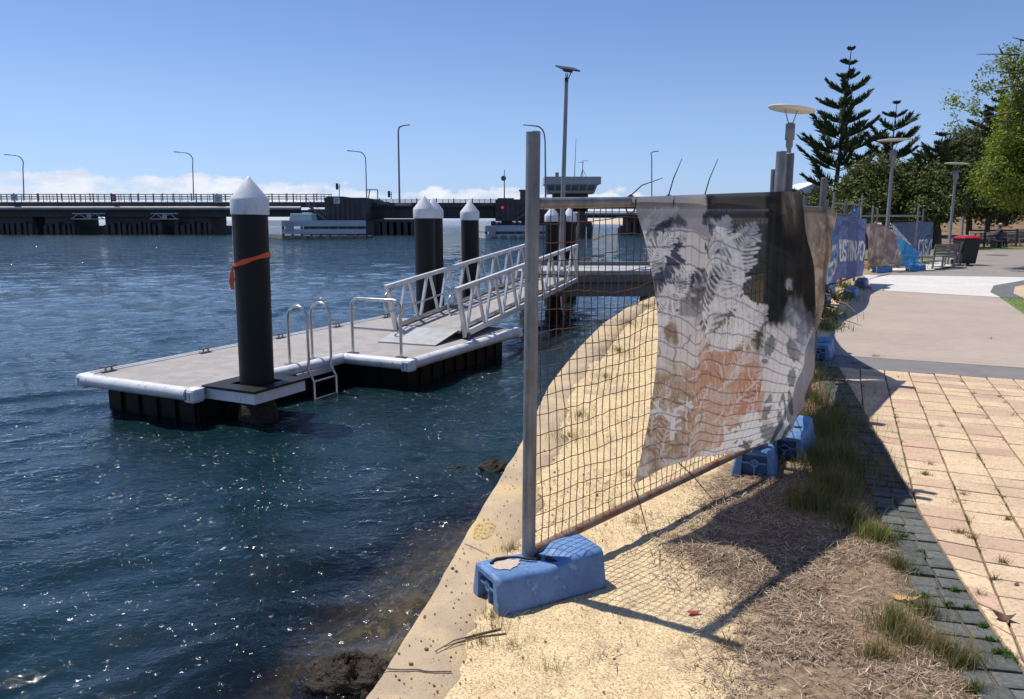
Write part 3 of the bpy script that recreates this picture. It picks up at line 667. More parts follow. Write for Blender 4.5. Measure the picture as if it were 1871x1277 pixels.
def fence_panel(A,B,label,rise=0.0,zb=.17,zt=1.77,ht=2.08,mesh=True,fine=True,group='temporary fence panels',lean=0.0,mtl='galv'):
    A=Vector((A[0],A[1],0)); B=Vector((B[0],B[1],0)); e=(B-A).normalized(); o=empty('mesh_fence',A,label,'fence',group)
    nsd=16 if fine else 8
    for k,(P,hz_) in enumerate(((A,ht),(B,ht+rise))):
        m=MB(); m.tube([P+Vector((0,0,.06)),P+e*lean+Vector((0,0,hz_-.002))],.0305,nsd,False); p=m.build('post',M[mtl],o)
        c=MB(); q=P+e*lean+Vector((0,0,hz_)); c.lathe(q-Vector((0,0,.004)),[(.0305,0),(.0305,.003),(.026,.006),(.025,.0),(0,-.001)],nsd); c.build('post_cap',M['galv'],p)
    MB().tube([A+e*.02+Vector((0,0,zt)),B-e*.02+Vector((0,0,zt+rise))],.0245,nsd//2*2).build('rail',M[mtl],o)
    MB().tube([A+e*.02+Vector((0,0,zb)),B-e*.02+Vector((0,0,zb+rise))],.0235,nsd//2*2).build('rail',M['galvrust'],o)
    if mesh:
        if fine: wire_mesh(A+e*.03,B-e*.03,zb,zt,o,rise,17)
        else: wire_mesh(A+e*.03,B-e*.03,zb,zt,o,rise,29,.15,.15,.003,.3)
    return o
FA=Vector((.075,3.30,0)); FB=Vector((1.665,4.90,0)); FE=(FB-FA).normalized(); FN=Vector((FE.y,-FE.x,0))
fence_panel(FA,FB,'nearest fence panel of rusty bent mesh on galvanised posts, big torn banner on it',rise=.055,lean=.02,zt=1.735,zb=.165,ht=2.03)
rp_=[(1.735,4.96),(2.20,6.58),(3.17,7.97),(3.40,9.95),(4.18,12.1),(5.50,14.65),(6.93,17.15),(7.98,18.65),(9.0,20.2)]
row=[((a[0]+.03,a[1]+.05),b) for a,b in zip(rp_,rp_[1:])]
labs=['fence panel turned away behind the right edge of the big torn banner','fence panel carrying the brown stained banner','bare-topped fence panel behind the left end of the blue lettered banner','second fence panel behind the blue lettered banner','middle fence panel behind the blue lettered banner','fence panel just past the middle of the blue lettered banner','fourth fence panel along behind the blue lettered banner','last fence panel of the blue lettered banner, ending in a dark post']
for (a,b),lb in zip(row,labs): fence_panel(a,b,lb,fine=False,rise=0,lean=0,mtl='galvdark')
farrow=[((11.4,24.6),(13.2,25.3)),((10.9,26.5),(13.9,29.6)),((13.95,29.7),(16.7,31.6))]
for (a,b),lb in zip(farrow,['fence panel across the path end carrying the sagging beige printed banner','bare fence panel standing behind the sagging beige banner','farthest fence panel, carrying the short navy banner']): fence_panel(a,b,lb,fine=False)
def put_foot(x,y,rz,label,z=.0):
    o=copy_tree(foot0); o.location=(x,y,z); o.rotation_euler=(0,0,R(rz)); o['label']=label; return o
put_foot(2.03,5.40,62,'blue fence foot tucked behind the hollow one, beside tall grass',.0)
put_foot(2.66,7.12,60,'glimpse of blue fence foot right of the torn banner on shaded paving')
put_foot(3.80,9.30,62,'blue fence foot below the brown stained banner')
put_foot(5.50,13.75,62,'blue fence foot on shaded concrete under the left end of the lettered banner')
put_foot(7.35,16.6,60,'blue fence foot half hidden by weeds under the middle of the lettered banner')
put_foot(8.75,19.2,60,'blue fence foot beside the white path at the lettered banner')
for x,y,r_,lb in ((11.75,24.4,10,'dark blue fence foot left under the sagging beige banner'),(13.2,25.15,5,'dark blue fence foot under the bright blue tail of the beige banner')): put_foot(x,y,r_,lb)
# ------------------------------------------------------------------ cable ties
tie_m=pm('black_cable_tie',(.015,.015,.016),(.025,.025,.025),10,.5)
def cable_tie(px,tip,label):
    y=3.3+(px-978)/(1440-978)*1.4
    # where the rail is seen at this column
    s=0
    best=None
    for k in range(200):
        p=FA+FE*(FB-FA).length*k/199+Vector((0,0,1.735+.055*k/199)); q=p-Vector((0,0,EYE)); f=q.y*ca-q.z*sa; X=PX+F*q.x/f
        if best is None or abs(X-px)<best[0]: best=(abs(X-px),p)
    p=best[1]; o=empty('cable_tie',p,label,'cable tie','cable ties on the top rail'); m=MB()
    pts=[p+(FN*math.cos(t)+Vector((0,0,math.sin(t))))*.031+Vector((0,0,-.012))*(1-math.sin(t)) for t in np.linspace(math.pi/2,math.pi/2+2*math.pi,17)]
    m.tube(pts,.0038,6); m.build('loop',tie_m,o)
    tp=at(tip[0],tip[1],p.y-.02); b=p+Vector((0,0,.03)); md=b.lerp(tp,.35)+Vector((0,0,.02))
    m=MB(); m.tube([b,md,tp],[.0034,.003,.0016],6); m.lathe(b-Vector((0,0,.006)),[(.006,0),(.006,.012)],8); m.build('tail',tie_m,o)
cable_tie(1153,(1211,325),'black cable tie with a low slanting tail, leftmost on the top rail')
cable_tie(1222,(1246,290),'black cable tie with a steep tail, middle one on the top rail')
cable_tie(1288,(1312,290),'black cable tie with a steep tail, rightmost on the top rail')
def loose_tie(a,b,ya,yb,label):
    p=at(*a,ya); q=at(*b,yb); o=MB().tube([p,p.lerp(q,.5)+Vector((0,.0,.01)),q],[.0034,.003,.0018],6).build('cable_tie',tie_m); tag(o,label,'cable tie','cable ties at the banner foot')
loose_tie((1240,845),(1302,912),4.0,3.85,'black cable tie trailing from the middle of the torn banner foot')
loose_tie((1158,885),(1185,980),3.75,3.55,'black cable tie hanging from the lowest tip of the torn banner')
# ------------------------------------------------------------------ banners
def interp_cols(ctrl, S, T):
    """ctrl[row][col] = (px,py,depth y) -> world points on an S x T grid, plus the px,py of each"""
    A=np.array(ctrl,float); nr,nc,_=A.shape
    def cr(A,t,axis):
        n_=A.shape[axis]; x=t*(n_-1); i=np.clip(np.floor(x).astype(int),0,n_-2); f=x-i
        g=lambda k: np.take(A,np.clip(k,0,n_-1),axis)
        sh=[1]*A.ndim; sh[axis]=len(t); f=f.reshape(sh)
        p0,p1,p2,p3=g(i-1),g(i),g(i+1),g(i+2)
        return .5*(2*p1+(p2-p0)*f+(2*p0-5*p1+4*p2-p3)*f**2+(3*p1-p0-3*p2+p3)*f**3)
    B=cr(cr(A,np.linspace(0,1,T),0),np.linspace(0,1,S),1)   # T,S,3
    px,py,yd=B[...,0],B[...,1],B[...,2]; x=(px-PX)/F; v=-(py-PY)/F; dy=ca+v*sa; dz=-sa+v*ca; t=yd/dy
    return np.stack([x*t,yd,EYE+dz*t],-1),px,py
def seg_d(px,py,a,b):
    ax,ay=a; bx,by=b; dx,dy=bx-ax,by-ay; L2=dx*dx+dy*dy+1e-9; t=np.clip(((px-ax)*dx+(py-ay)*dy)/L2,0,1); return np.hypot(px-ax-t*dx,py-ay-t*dy)
def poly_d(px,py,pts): return np.minimum.reduce([seg_d(px,py,pts[i],pts[i+1]) for i in range(len(pts)-1)])
def mixc(col,m,c): return col*(1-m[...,None])+np.array(c)*m[...,None]
def fabric(name,trans=.45,clear=.12,ink=None):
    n=NT(name); c=n.attr('col'); v=n.coord(); c=n.mix(.2,c,n.ramp(n.noise(v,45,4,.6),[(.3,.3),(.7,.75)]),'OVERLAY')
    wv=n.bump(n.noise(v,260,2,.5),.25,.002)
    d=n.bsdf(c,.75,0,wv,.2); t=n.new('ShaderNodeBsdfTranslucent'); n.link(c,t.inputs[0]); x=n.new('ShaderNodeMixShader'); x.inputs[0].default_value=trans
    n.link(d.outputs[0],x.inputs[1]); n.link(t.outputs[0],x.inputs[2]); tp=n.new('ShaderNodeBsdfTransparent'); y=n.new('ShaderNodeMixShader'); y.inputs[0].default_value=clear
    n.link(x.outputs[0],y.inputs[1]); n.link(tp.outputs[0],y.inputs[2]); return n.done(y)
# --- the big torn banner
def yp(px,py,off):   # depth of the panel plane, moved off towards the viewer, along this pixel's ray
    d=ray(px,py); o=Vector((0,0,EYE)); t=((FA+FN*off)-o).dot(FN)/d.dot(FN); return d.y*t
rows=[[(1153,360,.028),(1255,356,.03),(1362,352,.03),(1461,349,.04)],
      [(1185,465,.035),(1283,468,.05),(1390,468,.09),(1482,470,.16)],
      [(1203,600,.04),(1288,605,.07),(1395,608,.14),(1495,596,.27)],
      [(1190,745,.04),(1268,735,.06),(1380,722,.12),(1479,710,.20)],
      [(1158,886,.035),(1240,843,.05),(1345,826,.05),(1440,797,.06)]]
ctrl=[[(x,y,yp(x,y,o)) for x,y,o in r] for r in rows]
S,T=330,330
P,px,py=interp_cols(ctrl,S,T)
sg=np.linspace(0,1,S)[None,:]; tg=np.linspace(0,1,T)[:,None]
fold=.018*np.exp(-((px-(1292-.09*(py-355)))/14)**2)*smooth(.0,.2,tg)-.012*np.exp(-((px-(1322-.09*(py-355)))/16)**2)*smooth(.0,.2,tg)
fold+= .010*np.exp(-((px-(1225+.02*(py-600)))/12)**2)*smooth(.2,.7,tg)+(fbm(px*.02,py*.006,71)-.5)*.02*np.sin(tg*math.pi)
fold+= .012*np.sin((px-1440)*.32)*smooth(.78,1,sg)*np.sin(tg*math.pi)**.5
P=P+fold[...,None]*np.array([FN.x,FN.y,0])
warp_u=(fbm(px*.02,py*.02,501)-.5)*70; warp_v=(fbm(px*.02+9,py*.02,502)-.5)*70; rot_u=(px+warp_u)*.83+(py+warp_v)*.56; rot_v=-(px+warp_u)*.56+(py+warp_v)*.83
nz=lambda s,seed,o=5: fbm(rot_u*s+seed*.37,rot_v*s,seed,o)
col=np.zeros((T,S,3))+np.array((.635,.58,.525))
col=mixc(col,smooth(.4,.7,nz(.012,81))*.35,(.50,.49,.52))
col=mixc(col,smooth(430,352,py)*smooth(1300,1240,px)*.8,(.30,.31,.35))
# dark printed ground, upper right, with the post's shade painted in at its right
bd=np.interp(py,[350,385,400,420,450,520,560,600,650],[1289,1291,1296,1320,1340,1350,1357,1368,1386])
dk=smooth(-6,6,px-bd+(nz(.04,82)-.5)*34+(nz(.15,181)-.5)*14)*smooth(6,-6,py-np.where(px<1400,648,598)+(nz(.06,83)-.5)*26)
dk=np.maximum(dk,smooth(1287,1293,px)*smooth(398,392,py))
DKC=np.array((.032,.034,.030)); post_shade=smooth(1396,1402,px)
dkc=DKC*(1-post_shade[...,None]*.35)+.02*(nz(.02,84)[...,None]-.5)
wedge=smooth(-3,3,(px-1313)-(py-378)*.42)*smooth(500,380,py)*(1-post_shade); dkc=dkc+np.array((.05,.05,.045))*wedge[...,None]
col=col*(1-dk[...,None])+dkc*dk[...,None]
# pale veils over the dark ground, right
veil=smooth(.50,.66,fbm(px*.035,py*.010,85))*smooth(1420,1450,px)*smooth(430,560,py); col=mixc(col,veil*.55,(.36,.39,.44))
st2=smooth(.46,.60,fbm(px*.05,py*.022,86))*smooth(1424,1436,px)*smooth(1470,1452,px)*smooth(455,350,py); col=mixc(col,st2*.8,(.33,.26,.19))
sp_=np.exp(-(poly_d(px,py,[(1442,515),(1444,560),(1462,592),(1470,640)])/5)**2)*.8+np.exp(-(poly_d(px,py,[(1442,515),(1441,570),(1435,640)])/4)**2)*.6; col=mixc(col,np.clip(sp_,0,.8)*smooth(.35,.6,nz(.05,87)),(.55,.57,.62))
# lacy dark blue-grey slits (upper left and middle)
rg=random.Random(12)
def slits(cx,cy,n_,rx,ry,ang0,ang1,ln,wd,c,seed):
    global col
    g=random.Random(seed); n_=int(n_*1.7); wd*=.62
    for k in range(n_):
        t=ang0+(ang1-ang0)*(k+.5)/n_+g.uniform(-.05,.05); r0=g.uniform(.45,.75); a=(cx+rx*r0*math.cos(t),cy+ry*r0*math.sin(t)); b=(cx+rx*(r0+ln*g.uniform(.6,1.2))*math.cos(t+.12),cy+ry*(r0+ln*g.uniform(.6,1.2))*math.sin(t+.12))
        qx,qy=px+(nz(.12,seed)-.5)*9,py+(nz(.12,seed+1)-.5)*9; tt=np.clip(((qx-a[0])*(b[0]-a[0])+(qy-a[1])*(b[1]-a[1]))/((b[0]-a[0])**2+(b[1]-a[1])**2+1e-6),0,1); ww=wd*(.35+1.1*np.sin(np.pi*np.clip(tt*.9+.08,0,1)))*g.uniform(.6,1.25)
        m_=smooth(ww*1.15,ww*.6,seg_d(qx,qy,a,b)); col=mixc(col,m_*.95,c)
BL=(.055,.062,.10); BG=(.075,.08,.095)
slits(1180,450,9,62,60,-1.5,.1,.45,4.5,BL,101); slits(1190,450,8,60,70,.2,1.5,.6,5.5,BL,102); slits(1250,470,7,40,60,.6,2.2,.5,4,BL,103)
slits(1290,440,8,50,45,-1.9,-.6,.55,4,BL,104); slits(1310,500,12,62,55,-2.2,.5,.5,4.2,BL,105); slits(1300,560,10,40,45,-.6,2.2,.6,4.5,BG,106); slits(1330,520,8,32,40,2.6,4.4,.5,4,BG,107); slits(1215,530,7,30,40,0,2.6,.6,3.5,BL,108)
def hole(cx,cy,rx,ry,c,seed,a=.95):
    global col
    rr=np.hypot((px-cx)/rx,(py-cy)/ry)+(nz(.05,seed)-.5)*1.1; col=mixc(col,smooth(.95,.75,rr)*(.35+.65*smooth(.36,.5,nz(.07,seed+1)))*a,c)
hole(1288,525,34,46,BG,401); hole(1218,425,40,34,BL,403,.8); hole(1192,500,26,52,BL,405,.85); hole(1322,452,34,26,BG,407,.9); hole(1330,520,26,40,BG,409,.9); hole(1255,560,26,20,BL,411,.6); hole(1310,385,16,26,BG,413,.8)
lace=smooth(.56,.62,fbm(px*.07,py*.05,90,3))*np.clip(np.exp(-(((px-1275)/55)**2+((py-545)/42)**2))+.8*np.exp(-(((px-1195)/35)**2+((py-430)/32)**2)),0,1); col=mixc(col,lace*.9,(.12,.13,.15))
# pale fronds reaching over the dark ground
for pts,w in (([(1300,405),(1325,432),(1340,455),(1352,490),(1350,520)],9),([(1325,440),(1345,432),(1365,418)],5),([(1340,500),(1348,535),(1375,560)],6),([(1330,560),(1345,575),(1358,570),(1360,556)],2.5),([(1310,470),(1345,478)],7)):
    m_=smooth(w,w*.6,poly_d(px+(nz(.10,91)-.5)*7,py+(nz(.10,92)-.5)*7,pts)); col=mixc(col,m_*.9,(.62,.61,.60))
for k in range(26):
    t=k/25; a=(1300+55*t+rg.uniform(-8,8),405+150*t**1.3+rg.uniform(-8,8)); b=(a[0]+rg.uniform(-6,14),a[1]+rg.uniform(8,20)); m_=smooth(3,1.5,seg_d(px,py,a,b)); col=mixc(col,m_*.7,BL)
# watery orange and brown
def wash(pts,w,c,seed,a=.85):
    global col
    d=poly_d(px+(nz(.03,seed)-.5)*40,py+(nz(.03,seed+1)-.5)*40,pts); m_=smooth(w,w*.35,d)*(.45+.8*smooth(.35,.65,nz(.035,seed+2))); col=mixc(col,np.clip(m_,0,1)*a,c)
OR=(.47,.235,.145); BR=(.205,.13,.075); TN=(.30,.215,.13)
def region(cx,cy,rx,ry,c,seed,a=.9,s_=.04,lo=.40,hi=.60):
    global col
    rr=np.hypot((px-cx)/rx,(py-cy)/ry)+(nz(.03,seed)-.5)*.9; m_=smooth(1.05,.7,rr)*(.30+.70*smooth(lo,hi,nz(s_,seed+1))); col=mixc(col,m_*a,c)
region(1212,770,52,105,TN,111); region(1200,750,42,90,BR,113,.9,.05); region(1250,770,40,80,BR,115,.95,.05,.45,.62); region(1180,850,30,40,BR,117,.8)
region(1300,760,125,85,(.36,.235,.155),117,.75,.03); region(1325,715,98,100,(.46,.275,.195),119,.85,.03); region(1335,705,80,78,OR,121,.85,.03,.36,.62); region(1300,770,50,55,OR,123,.9,.05,.45,.6); region(1380,735,34,48,(.44,.17,.12),125,.95,.06); region(1262,820,30,40,(.42,.24,.18),127,.8)
region(1226,605,16,26,BR,129,.9); region(1350,615,34,30,TN,131,.8,.06); region(1290,795,26,60,(.55,.49,.43),133,.85,.05,.4,.6); region(1395,800,60,34,(.13,.12,.095),135,1.0,.05,.30,.5); region(1312,590,26,24,(.19,.165,.13),137,.9,.08,.42,.52); region(1432,790,26,40,(.17,.16,.14),139,.9)
cloudy=smooth(.55,.7,nz(.06,95))*smooth(630,700,py)*.25; col=mixc(col,cloudy,(.50,.45,.41))
# pale feathery fronds: a curved spine with fine barbs
def frond(pts,barb,w,c,seed,a_=.9,stepn=26):
    global col
    g=random.Random(seed); P_=[Vector((x,y)) for x,y in pts]; L_=[]
    for i in range(stepn+1):
        t=i/stepn*(len(P_)-1); k=min(int(t),len(P_)-2); L_.append(P_[k].lerp(P_[k+1],t-k))
    wx,wy=px+(nz(.06,seed)-.5)*6,py+(nz(.06,seed+1)-.5)*6
    m_=smooth(w*1.35,w*.4,poly_d(wx,wy,[tuple(p) for p in L_]))
    for i in range(1,stepn):
        d=(L_[i+1]-L_[i-1]).normalized(); n2=Vector((-d.y,d.x)); ln=barb*math.sin(math.pi*(i/stepn)**.7)**.6*g.uniform(.7,1.2)
        for s_ in (-1,1):
            e=L_[i]+n2*s_*ln+d*ln*.7; md=L_[i].lerp(e,.5)+n2*s_*ln*.12; ww=w*.42; m_=np.maximum(m_,smooth(ww*1.6,ww*.4,poly_d(wx,wy,[tuple(L_[i]),tuple(md),tuple(e)])))
    col=mixc(col,m_*a_*.9*(.55+.45*smooth(.3,.55,nz(.03,seed+5))),c)
PW=(.74,.72,.70)
frond([(1292,610),(1318,520),(1352,462),(1378,408)],32,5,PW,301); frond([(1300,640),(1352,600),(1402,560)],24,4.5,PW,401); frond([(1300,560),(1345,545),(1382,575)],16,3.5,PW,303); frond([(1290,470),(1320,430),(1330,395)],15,3,PW,305,.8); frond([(1330,640),(1352,600),(1392,590)],13,3,PW,307)
frond([(1175,520),(1200,455),(1245,415)],20,3.5,PW,309,.9); frond([(1205,600),(1225,540),(1262,480)],20,3.5,PW,311,.9); frond([(1170,420),(1200,395),(1240,380)],13,3,PW,313,.7)
for k,(a,b,c_) in enumerate((((1250,840),(1275,760),(1300,700)),((1300,820),(1340,740),(1390,690)),((1205,840),(1222,770),(1215,700)),((1350,800),(1372,760),(1380,720)),((1330,700),(1350,660),(1375,645)),((1190,790),(1200,730),(1230,690)))): frond([a,b,c_],17-k,2.2,(.66,.60,.55),320+2*k,.75,16)
for k in range(60):   # loose pale squiggles and dark flecks over the washes
    g=random.Random(700+k); x0,y0=g.uniform(1190,1410),g.uniform(620,830); pts=[(x0,y0)]; a=g.uniform(0,6.28)
    for q in range(4): a+=g.uniform(-.9,.9); pts.append((pts[-1][0]+7*math.cos(a),pts[-1][1]+7*math.sin(a)))
    m_=smooth(1.7,.8,poly_d(px,py,pts)); col=mixc(col,m_*.7,(.66,.60,.55) if k%3 else (.17,.12,.10))
# white coral-like branches, bottom right
def branch(x,y,a,ln,w,dep,g):
    global col
    b=(x+ln*math.cos(a),y+ln*math.sin(a)); m_=smooth(w*1.1,w*.6,seg_d(px,py,(x,y),b)); col=mixc(col,m_*.95,(.66,.63,.60))
    if dep>0:
        for k in range(g.choice((2,3))): branch(*b,a+g.uniform(-.9,.9),ln*g.uniform(.6,.85),w*.78,dep-1,g)
        for k in range(2): t=g.uniform(.3,.9); branch(x+(b[0]-x)*t,y+(b[1]-y)*t,a+g.choice((-1,1))*g.uniform(.7,1.2),ln*.5,w*.65,0,g)
g=random.Random(5); branch(1318,822,-.75,34,7,3,g); branch(1375,820,-1.2,26,6,3,g); branch(1225,800,-1.5,30,5,3,g); branch(1290,830,-.3,30,6,2,g)
# scalloped pale shape and dark leaf shapes, right middle
pal=smooth(1388,1398,px+(nz(.08,96)-.5)*20)*smooth(590,606,py+7*np.abs(np.sin(px*.33)))*smooth(790,760,py); col=mixc(col,pal*.8,(.66,.63,.60))
for (cx,cy,rx,ry,ro) in ((1407,632,9,19,.2),(1448,640,11,22,-.3),(1398,660,6,5,0),(1446,690,8,17,.1),(1402,745,7,24,.25),(1428,755,8,34,.05),(1443,738,4,24,-.1),(1415,795,26,16,.2),(1470,600,12,30,.3)):
    dx=(px-cx)*math.cos(ro)+(py-cy)*math.sin(ro); dy=-(px-cx)*math.sin(ro)+(py-cy)*math.cos(ro); rr=np.hypot(dx/rx,dy/ry); an=np.arctan2(dy,dx); m_=smooth(1.08,.92,rr+.10*np.sin(an*13)); col=mixc(col,m_*.9,(.17,.18,.185))
for pts in ([(1400,700+40),(1415,735),(1424,748)],[(1405,760),(1418,772)],[(1428,735),(1432,770)]):
    m_=smooth(4,2.2,poly_d(px,py,pts)); col=mixc(col,m_*.95,(.68,.65,.62))
bl=smooth(.48,.64,fbm(px*.05,py*.016,97))*smooth(1440,1468,px)*smooth(560,620,py)*smooth(760,720,py); col=mixc(col,bl*.7,(.30,.34,.44))
edge_=smooth(.985,.992,sg)*np.ones_like(px); col=mixc(col,edge_*smooth(560,600,py),(.36,.22,.14))
hem=np.maximum(smooth(.988,.994,1-sg)*np.ones_like(px)*.4,smooth(.99,.996,tg)*np.ones_like(px)*.35); col=mixc(col,hem,(.40,.37,.35))
M['banner']=fabric('printed_banner_cloth',.5,.05)
ob=np_mesh('torn_banner',P.reshape(-1,3),grid_faces(T,S),M['banner'],col=np.clip(col,.01,1).reshape(-1,3))
tag(ob,'big torn printed banner, grey with pale fronds and orange washes, billowing off the near fence','banner')
# --- stroke letters
LET={'A':[[(0,1),(.5,0),(1,1)],[(.2,.65),(.8,.65)]],'C':[[(1,.2),(.8,0),(.2,0),(0,.2),(0,.8),(.2,1),(.8,1),(1,.8)]],'E':[[(1,0),(0,0),(0,1),(1,1)],[(0,.5),(.8,.5)]],'G':[[(1,.2),(.8,0),(.2,0),(0,.2),(0,.8),(.2,1),(.8,1),(1,.8),(1,.55),(.6,.55)]],
 'I':[[(.5,0),(.5,1)]],'J':[[(.9,0),(.9,.8),(.7,1),(.2,1),(0,.8)]],'N':[[(0,1),(0,0),(1,1),(1,0)]],'O':[[(.2,0),(.8,0),(1,.2),(1,.8),(.8,1),(.2,1),(0,.8),(0,.2),(.2,0)]],'P':[[(0,1),(0,0),(.8,0),(1,.15),(1,.4),(.8,.55),(0,.55)]],
 'S':[[(1,.18),(.8,0),(.2,0),(0,.18),(0,.35),(.2,.5),(.8,.5),(1,.65),(1,.82),(.8,1),(.2,1),(0,.82)]],'T':[[(0,0),(1,0)],[(.5,0),(.5,1)]],'U':[[(0,0),(0,.8),(.2,1),(.8,1),(1,.8),(1,0)]],'/':[[(0,1),(1,0)]],'.':[[(.4,.9),(.6,.9),(.6,1),(.4,1),(.4,.9)]],"'":[[(.5,0),(.4,.3)]]}
def letters(u,v,text,u0,v0,w,h,gap,th,asp):
    """mask of stroke letters; u,v surface coordinates in metres"""
    m_=np.zeros_like(u); x=u0
    for ch in text:
        if ch!=' ':
            for st_ in LET[ch]:
                pts=[(x+a*w*(.45 if ch in "I.'" else 1),v0+b*h) for a,b in st_]
                d=np.minimum.reduce([seg_d(u,v,pts[i],pts[i+1]) for i in range(len(pts)-1)]); m_=np.maximum(m_,smooth(th*1.1,th*.8,d))
        x+=(w*(.45 if ch in "I.'" else 1)+gap)
    return m_
def banner_grid(ctrl,S,T,seed,amp,freq):
    P,px,py=interp_cols(ctrl,S,T); sg=np.linspace(0,1,S)[None,:]+np.zeros((T,1)); tg=np.linspace(0,1,T)[:,None]+np.zeros((1,S))
    du=P[:,-1:]-P[:,:1]; nrm=np.stack([du[...,1],-du[...,0],np.zeros_like(du[...,0])],-1); nrm/=np.linalg.norm(nrm,axis=-1,keepdims=True)
    f=(fbm(sg*freq,tg*freq*.22+3,seed,4)-.5)*amp*(.35+np.sin(tg*math.pi)); return P+nrm*f[...,None],px,py,sg,tg
# brown stained banner
P,px,py,sg,tg=banner_grid([[(1437,376,4.86),(1436,379,5.8),(1426,382,6.66),(1464,379,7.3),(1503,380,7.93),(1528,387,8.25)],[(1440,480,4.84),(1452,470,5.6),(1446,460,6.5),(1473,455,7.1),(1501,458,7.75),(1516,470,8.15)],[(1440,620,4.84),(1456,580,5.55),(1452,560,6.4),(1478,540,7.0),(1495,545,7.6),(1502,550,8.0)],[(1438,770,4.86),(1440,690,5.7),(1440,650,6.5),(1472,615,7.0),(1482,612,7.4),(1491,605,7.8)]],240,140,201,.10,16)
sg=np.clip((sg-.6)/.4,0,1)+np.minimum(sg-.6,0)
n1=fbm(px*.10,py*.018,202); n2=fbm(px*.05,py*.03,203); c=np.zeros(P.shape)+np.array((.34,.255,.175)); c=mixc(c,smooth(.45,.62,n1)*.8,(.20,.145,.10)); c=mixc(c,smooth(.5,.68,n2)*.7,(.45,.36,.26)); c=mixc(c,smooth(.3,.42,1-n1)*smooth(.55,1,tg)*.6,(.10,.075,.055)); c=mixc(c,smooth(.08,.05,tg)*.6,(.14,.11,.085))
c=mixc(c,smooth(.985,.99,sg),(.50,.44,.36))
tag(np_mesh('stained_banner',P.reshape(-1,3),grid_faces(140,240),fabric('brown_banner_cloth',.4,.04),col=np.clip(c,.01,1).reshape(-1,3)),'brown streaky stained banner hanging between the torn banner and the blue one','banner')
# blue lettered banner
P,px,py,sg,tg=banner_grid([[(1512,385,8.2),(1440,386,9.95),(1438,387,12.1),(1505,388,14.6),(1527,391,17.2),(1533,393,17.65),(1556,396,18.9),(1584,400,20.1)],[(1505,460,8.2),(1446,450,9.9),(1444,445,12.0),(1499,450,14.2),(1525,448,16.9),(1532,440,17.6),(1555,441,18.9),(1582,443,20.1)],[(1495,560,8.1),(1450,540,9.8),(1448,500,11.9),(1494,520,13.2),(1523,500,15.8),(1532,478,17.55),(1554,475,18.9),(1579,474,20.1)],[(1484,640,8.1),(1446,610,9.9),(1440,560,12.0),(1487,585,12.2),(1519,545,14.6),(1531,511,17.5),(1552,508,18.85),(1576,504,20.1)]],420,170,211,.08,22)
sg=(sg*7-3)/4
c=np.zeros(P.shape)+np.array((.125,.155,.31)); c=mixc(c,smooth(.4,.65,fbm(sg*20,tg*3,212))*.5,(.085,.105,.235))
c=mixc(c,smooth(.30,.22,sg)*(.55+.45*smooth(.35,.7,tg)),(.10,.27,.47))
chev=smooth(.5,.62,np.abs(((sg*34+np.abs((tg*9)%1-.5)*2))%1-.5)*2)*smooth(.72,.78,tg)*smooth(.36,.3,sg); c=mixc(c,chev*.4,(.07,.16,.30))
u=np.where(sg<.5,sg*6.4,3.3+(sg-.5)*21)
m_=letters(u,tg*3,"ESG",.95,.36*3,.46,.33*3,.20,.085,1); m2=letters(u,tg*3,".",2.75,.60*3,.4,.2,.1,.10,1)
band=letters(u,tg*9.0,"'USTIN/O",3.5,.335*9,1.0,.33*9,.36,.21,1)
c=mixc(c,np.clip(np.maximum(np.maximum(m_,m2),band),0,1)*.95,(.60,.58,.56))
c=mixc(c,smooth(.02,.012,tg)*.6+smooth(.975,.985,tg)*.6,(.05,.06,.11))
tag(np_mesh('lettered_banner',P.reshape(-1,3),grid_faces(170,420),fabric('blue_banner_cloth',.35,.03),col=np.clip(c,.01,1).reshape(-1,3)),'long blue banner with tall white letters creased along the fence by the path','banner')
# sagging beige banner with a bright blue tail
P,px,py,sg,tg=banner_grid([[(1584,408,24.65),(1612,411,24.7),(1642,432,24.9),(1682,462,25.1)],[(1584,440,24.5),(1612,446,24.5),(1645,462,24.6),(1680,476,24.9)],[(1584,466,24.5),(1610,472,24.45),(1645,484,24.5),(1679,487,24.8)],[(1584,487,24.55),(1612,487,24.5),(1645,485,24.6),(1677,496,24.8)]],120,90,221,.35,7)
c=np.zeros(P.shape)+np.array((.46,.37,.31)); c=mixc(c,smooth(.42,.6,fbm(px*.10,py*.10,222))*.8,(.28,.20,.18)); c=mixc(c,smooth(4,0,np.abs(((px+py*.3)%13)-6))*smooth(450,420,py)*.5,(.30,.17,.15)); c=mixc(c,smooth(462,472,py-(px-1584)*.35)*.6,(.17,.13,.10)); c=mixc(c,smooth(474,484,py-(px-1584)*.12)*.8,(.50,.37,.25))
c=mixc(c,smooth(.60,.66,sg+(fbm(sg*3,tg*4,223)-.5)*.15),(.06,.30,.56)); c=mixc(c,smooth(.60,.64,sg)*smooth(.06,.02,np.abs(((tg*3+sg*2)%1)-.5))*.6,(.25,.50,.70))
tag(np_mesh('sagging_banner',P.reshape(-1,3),grid_faces(90,120),fabric('beige_banner_cloth',.4,.04),col=np.clip(c,.01,1).reshape(-1,3)),'beige printed banner sagging off the far fence, with a bright blue tail','banner')
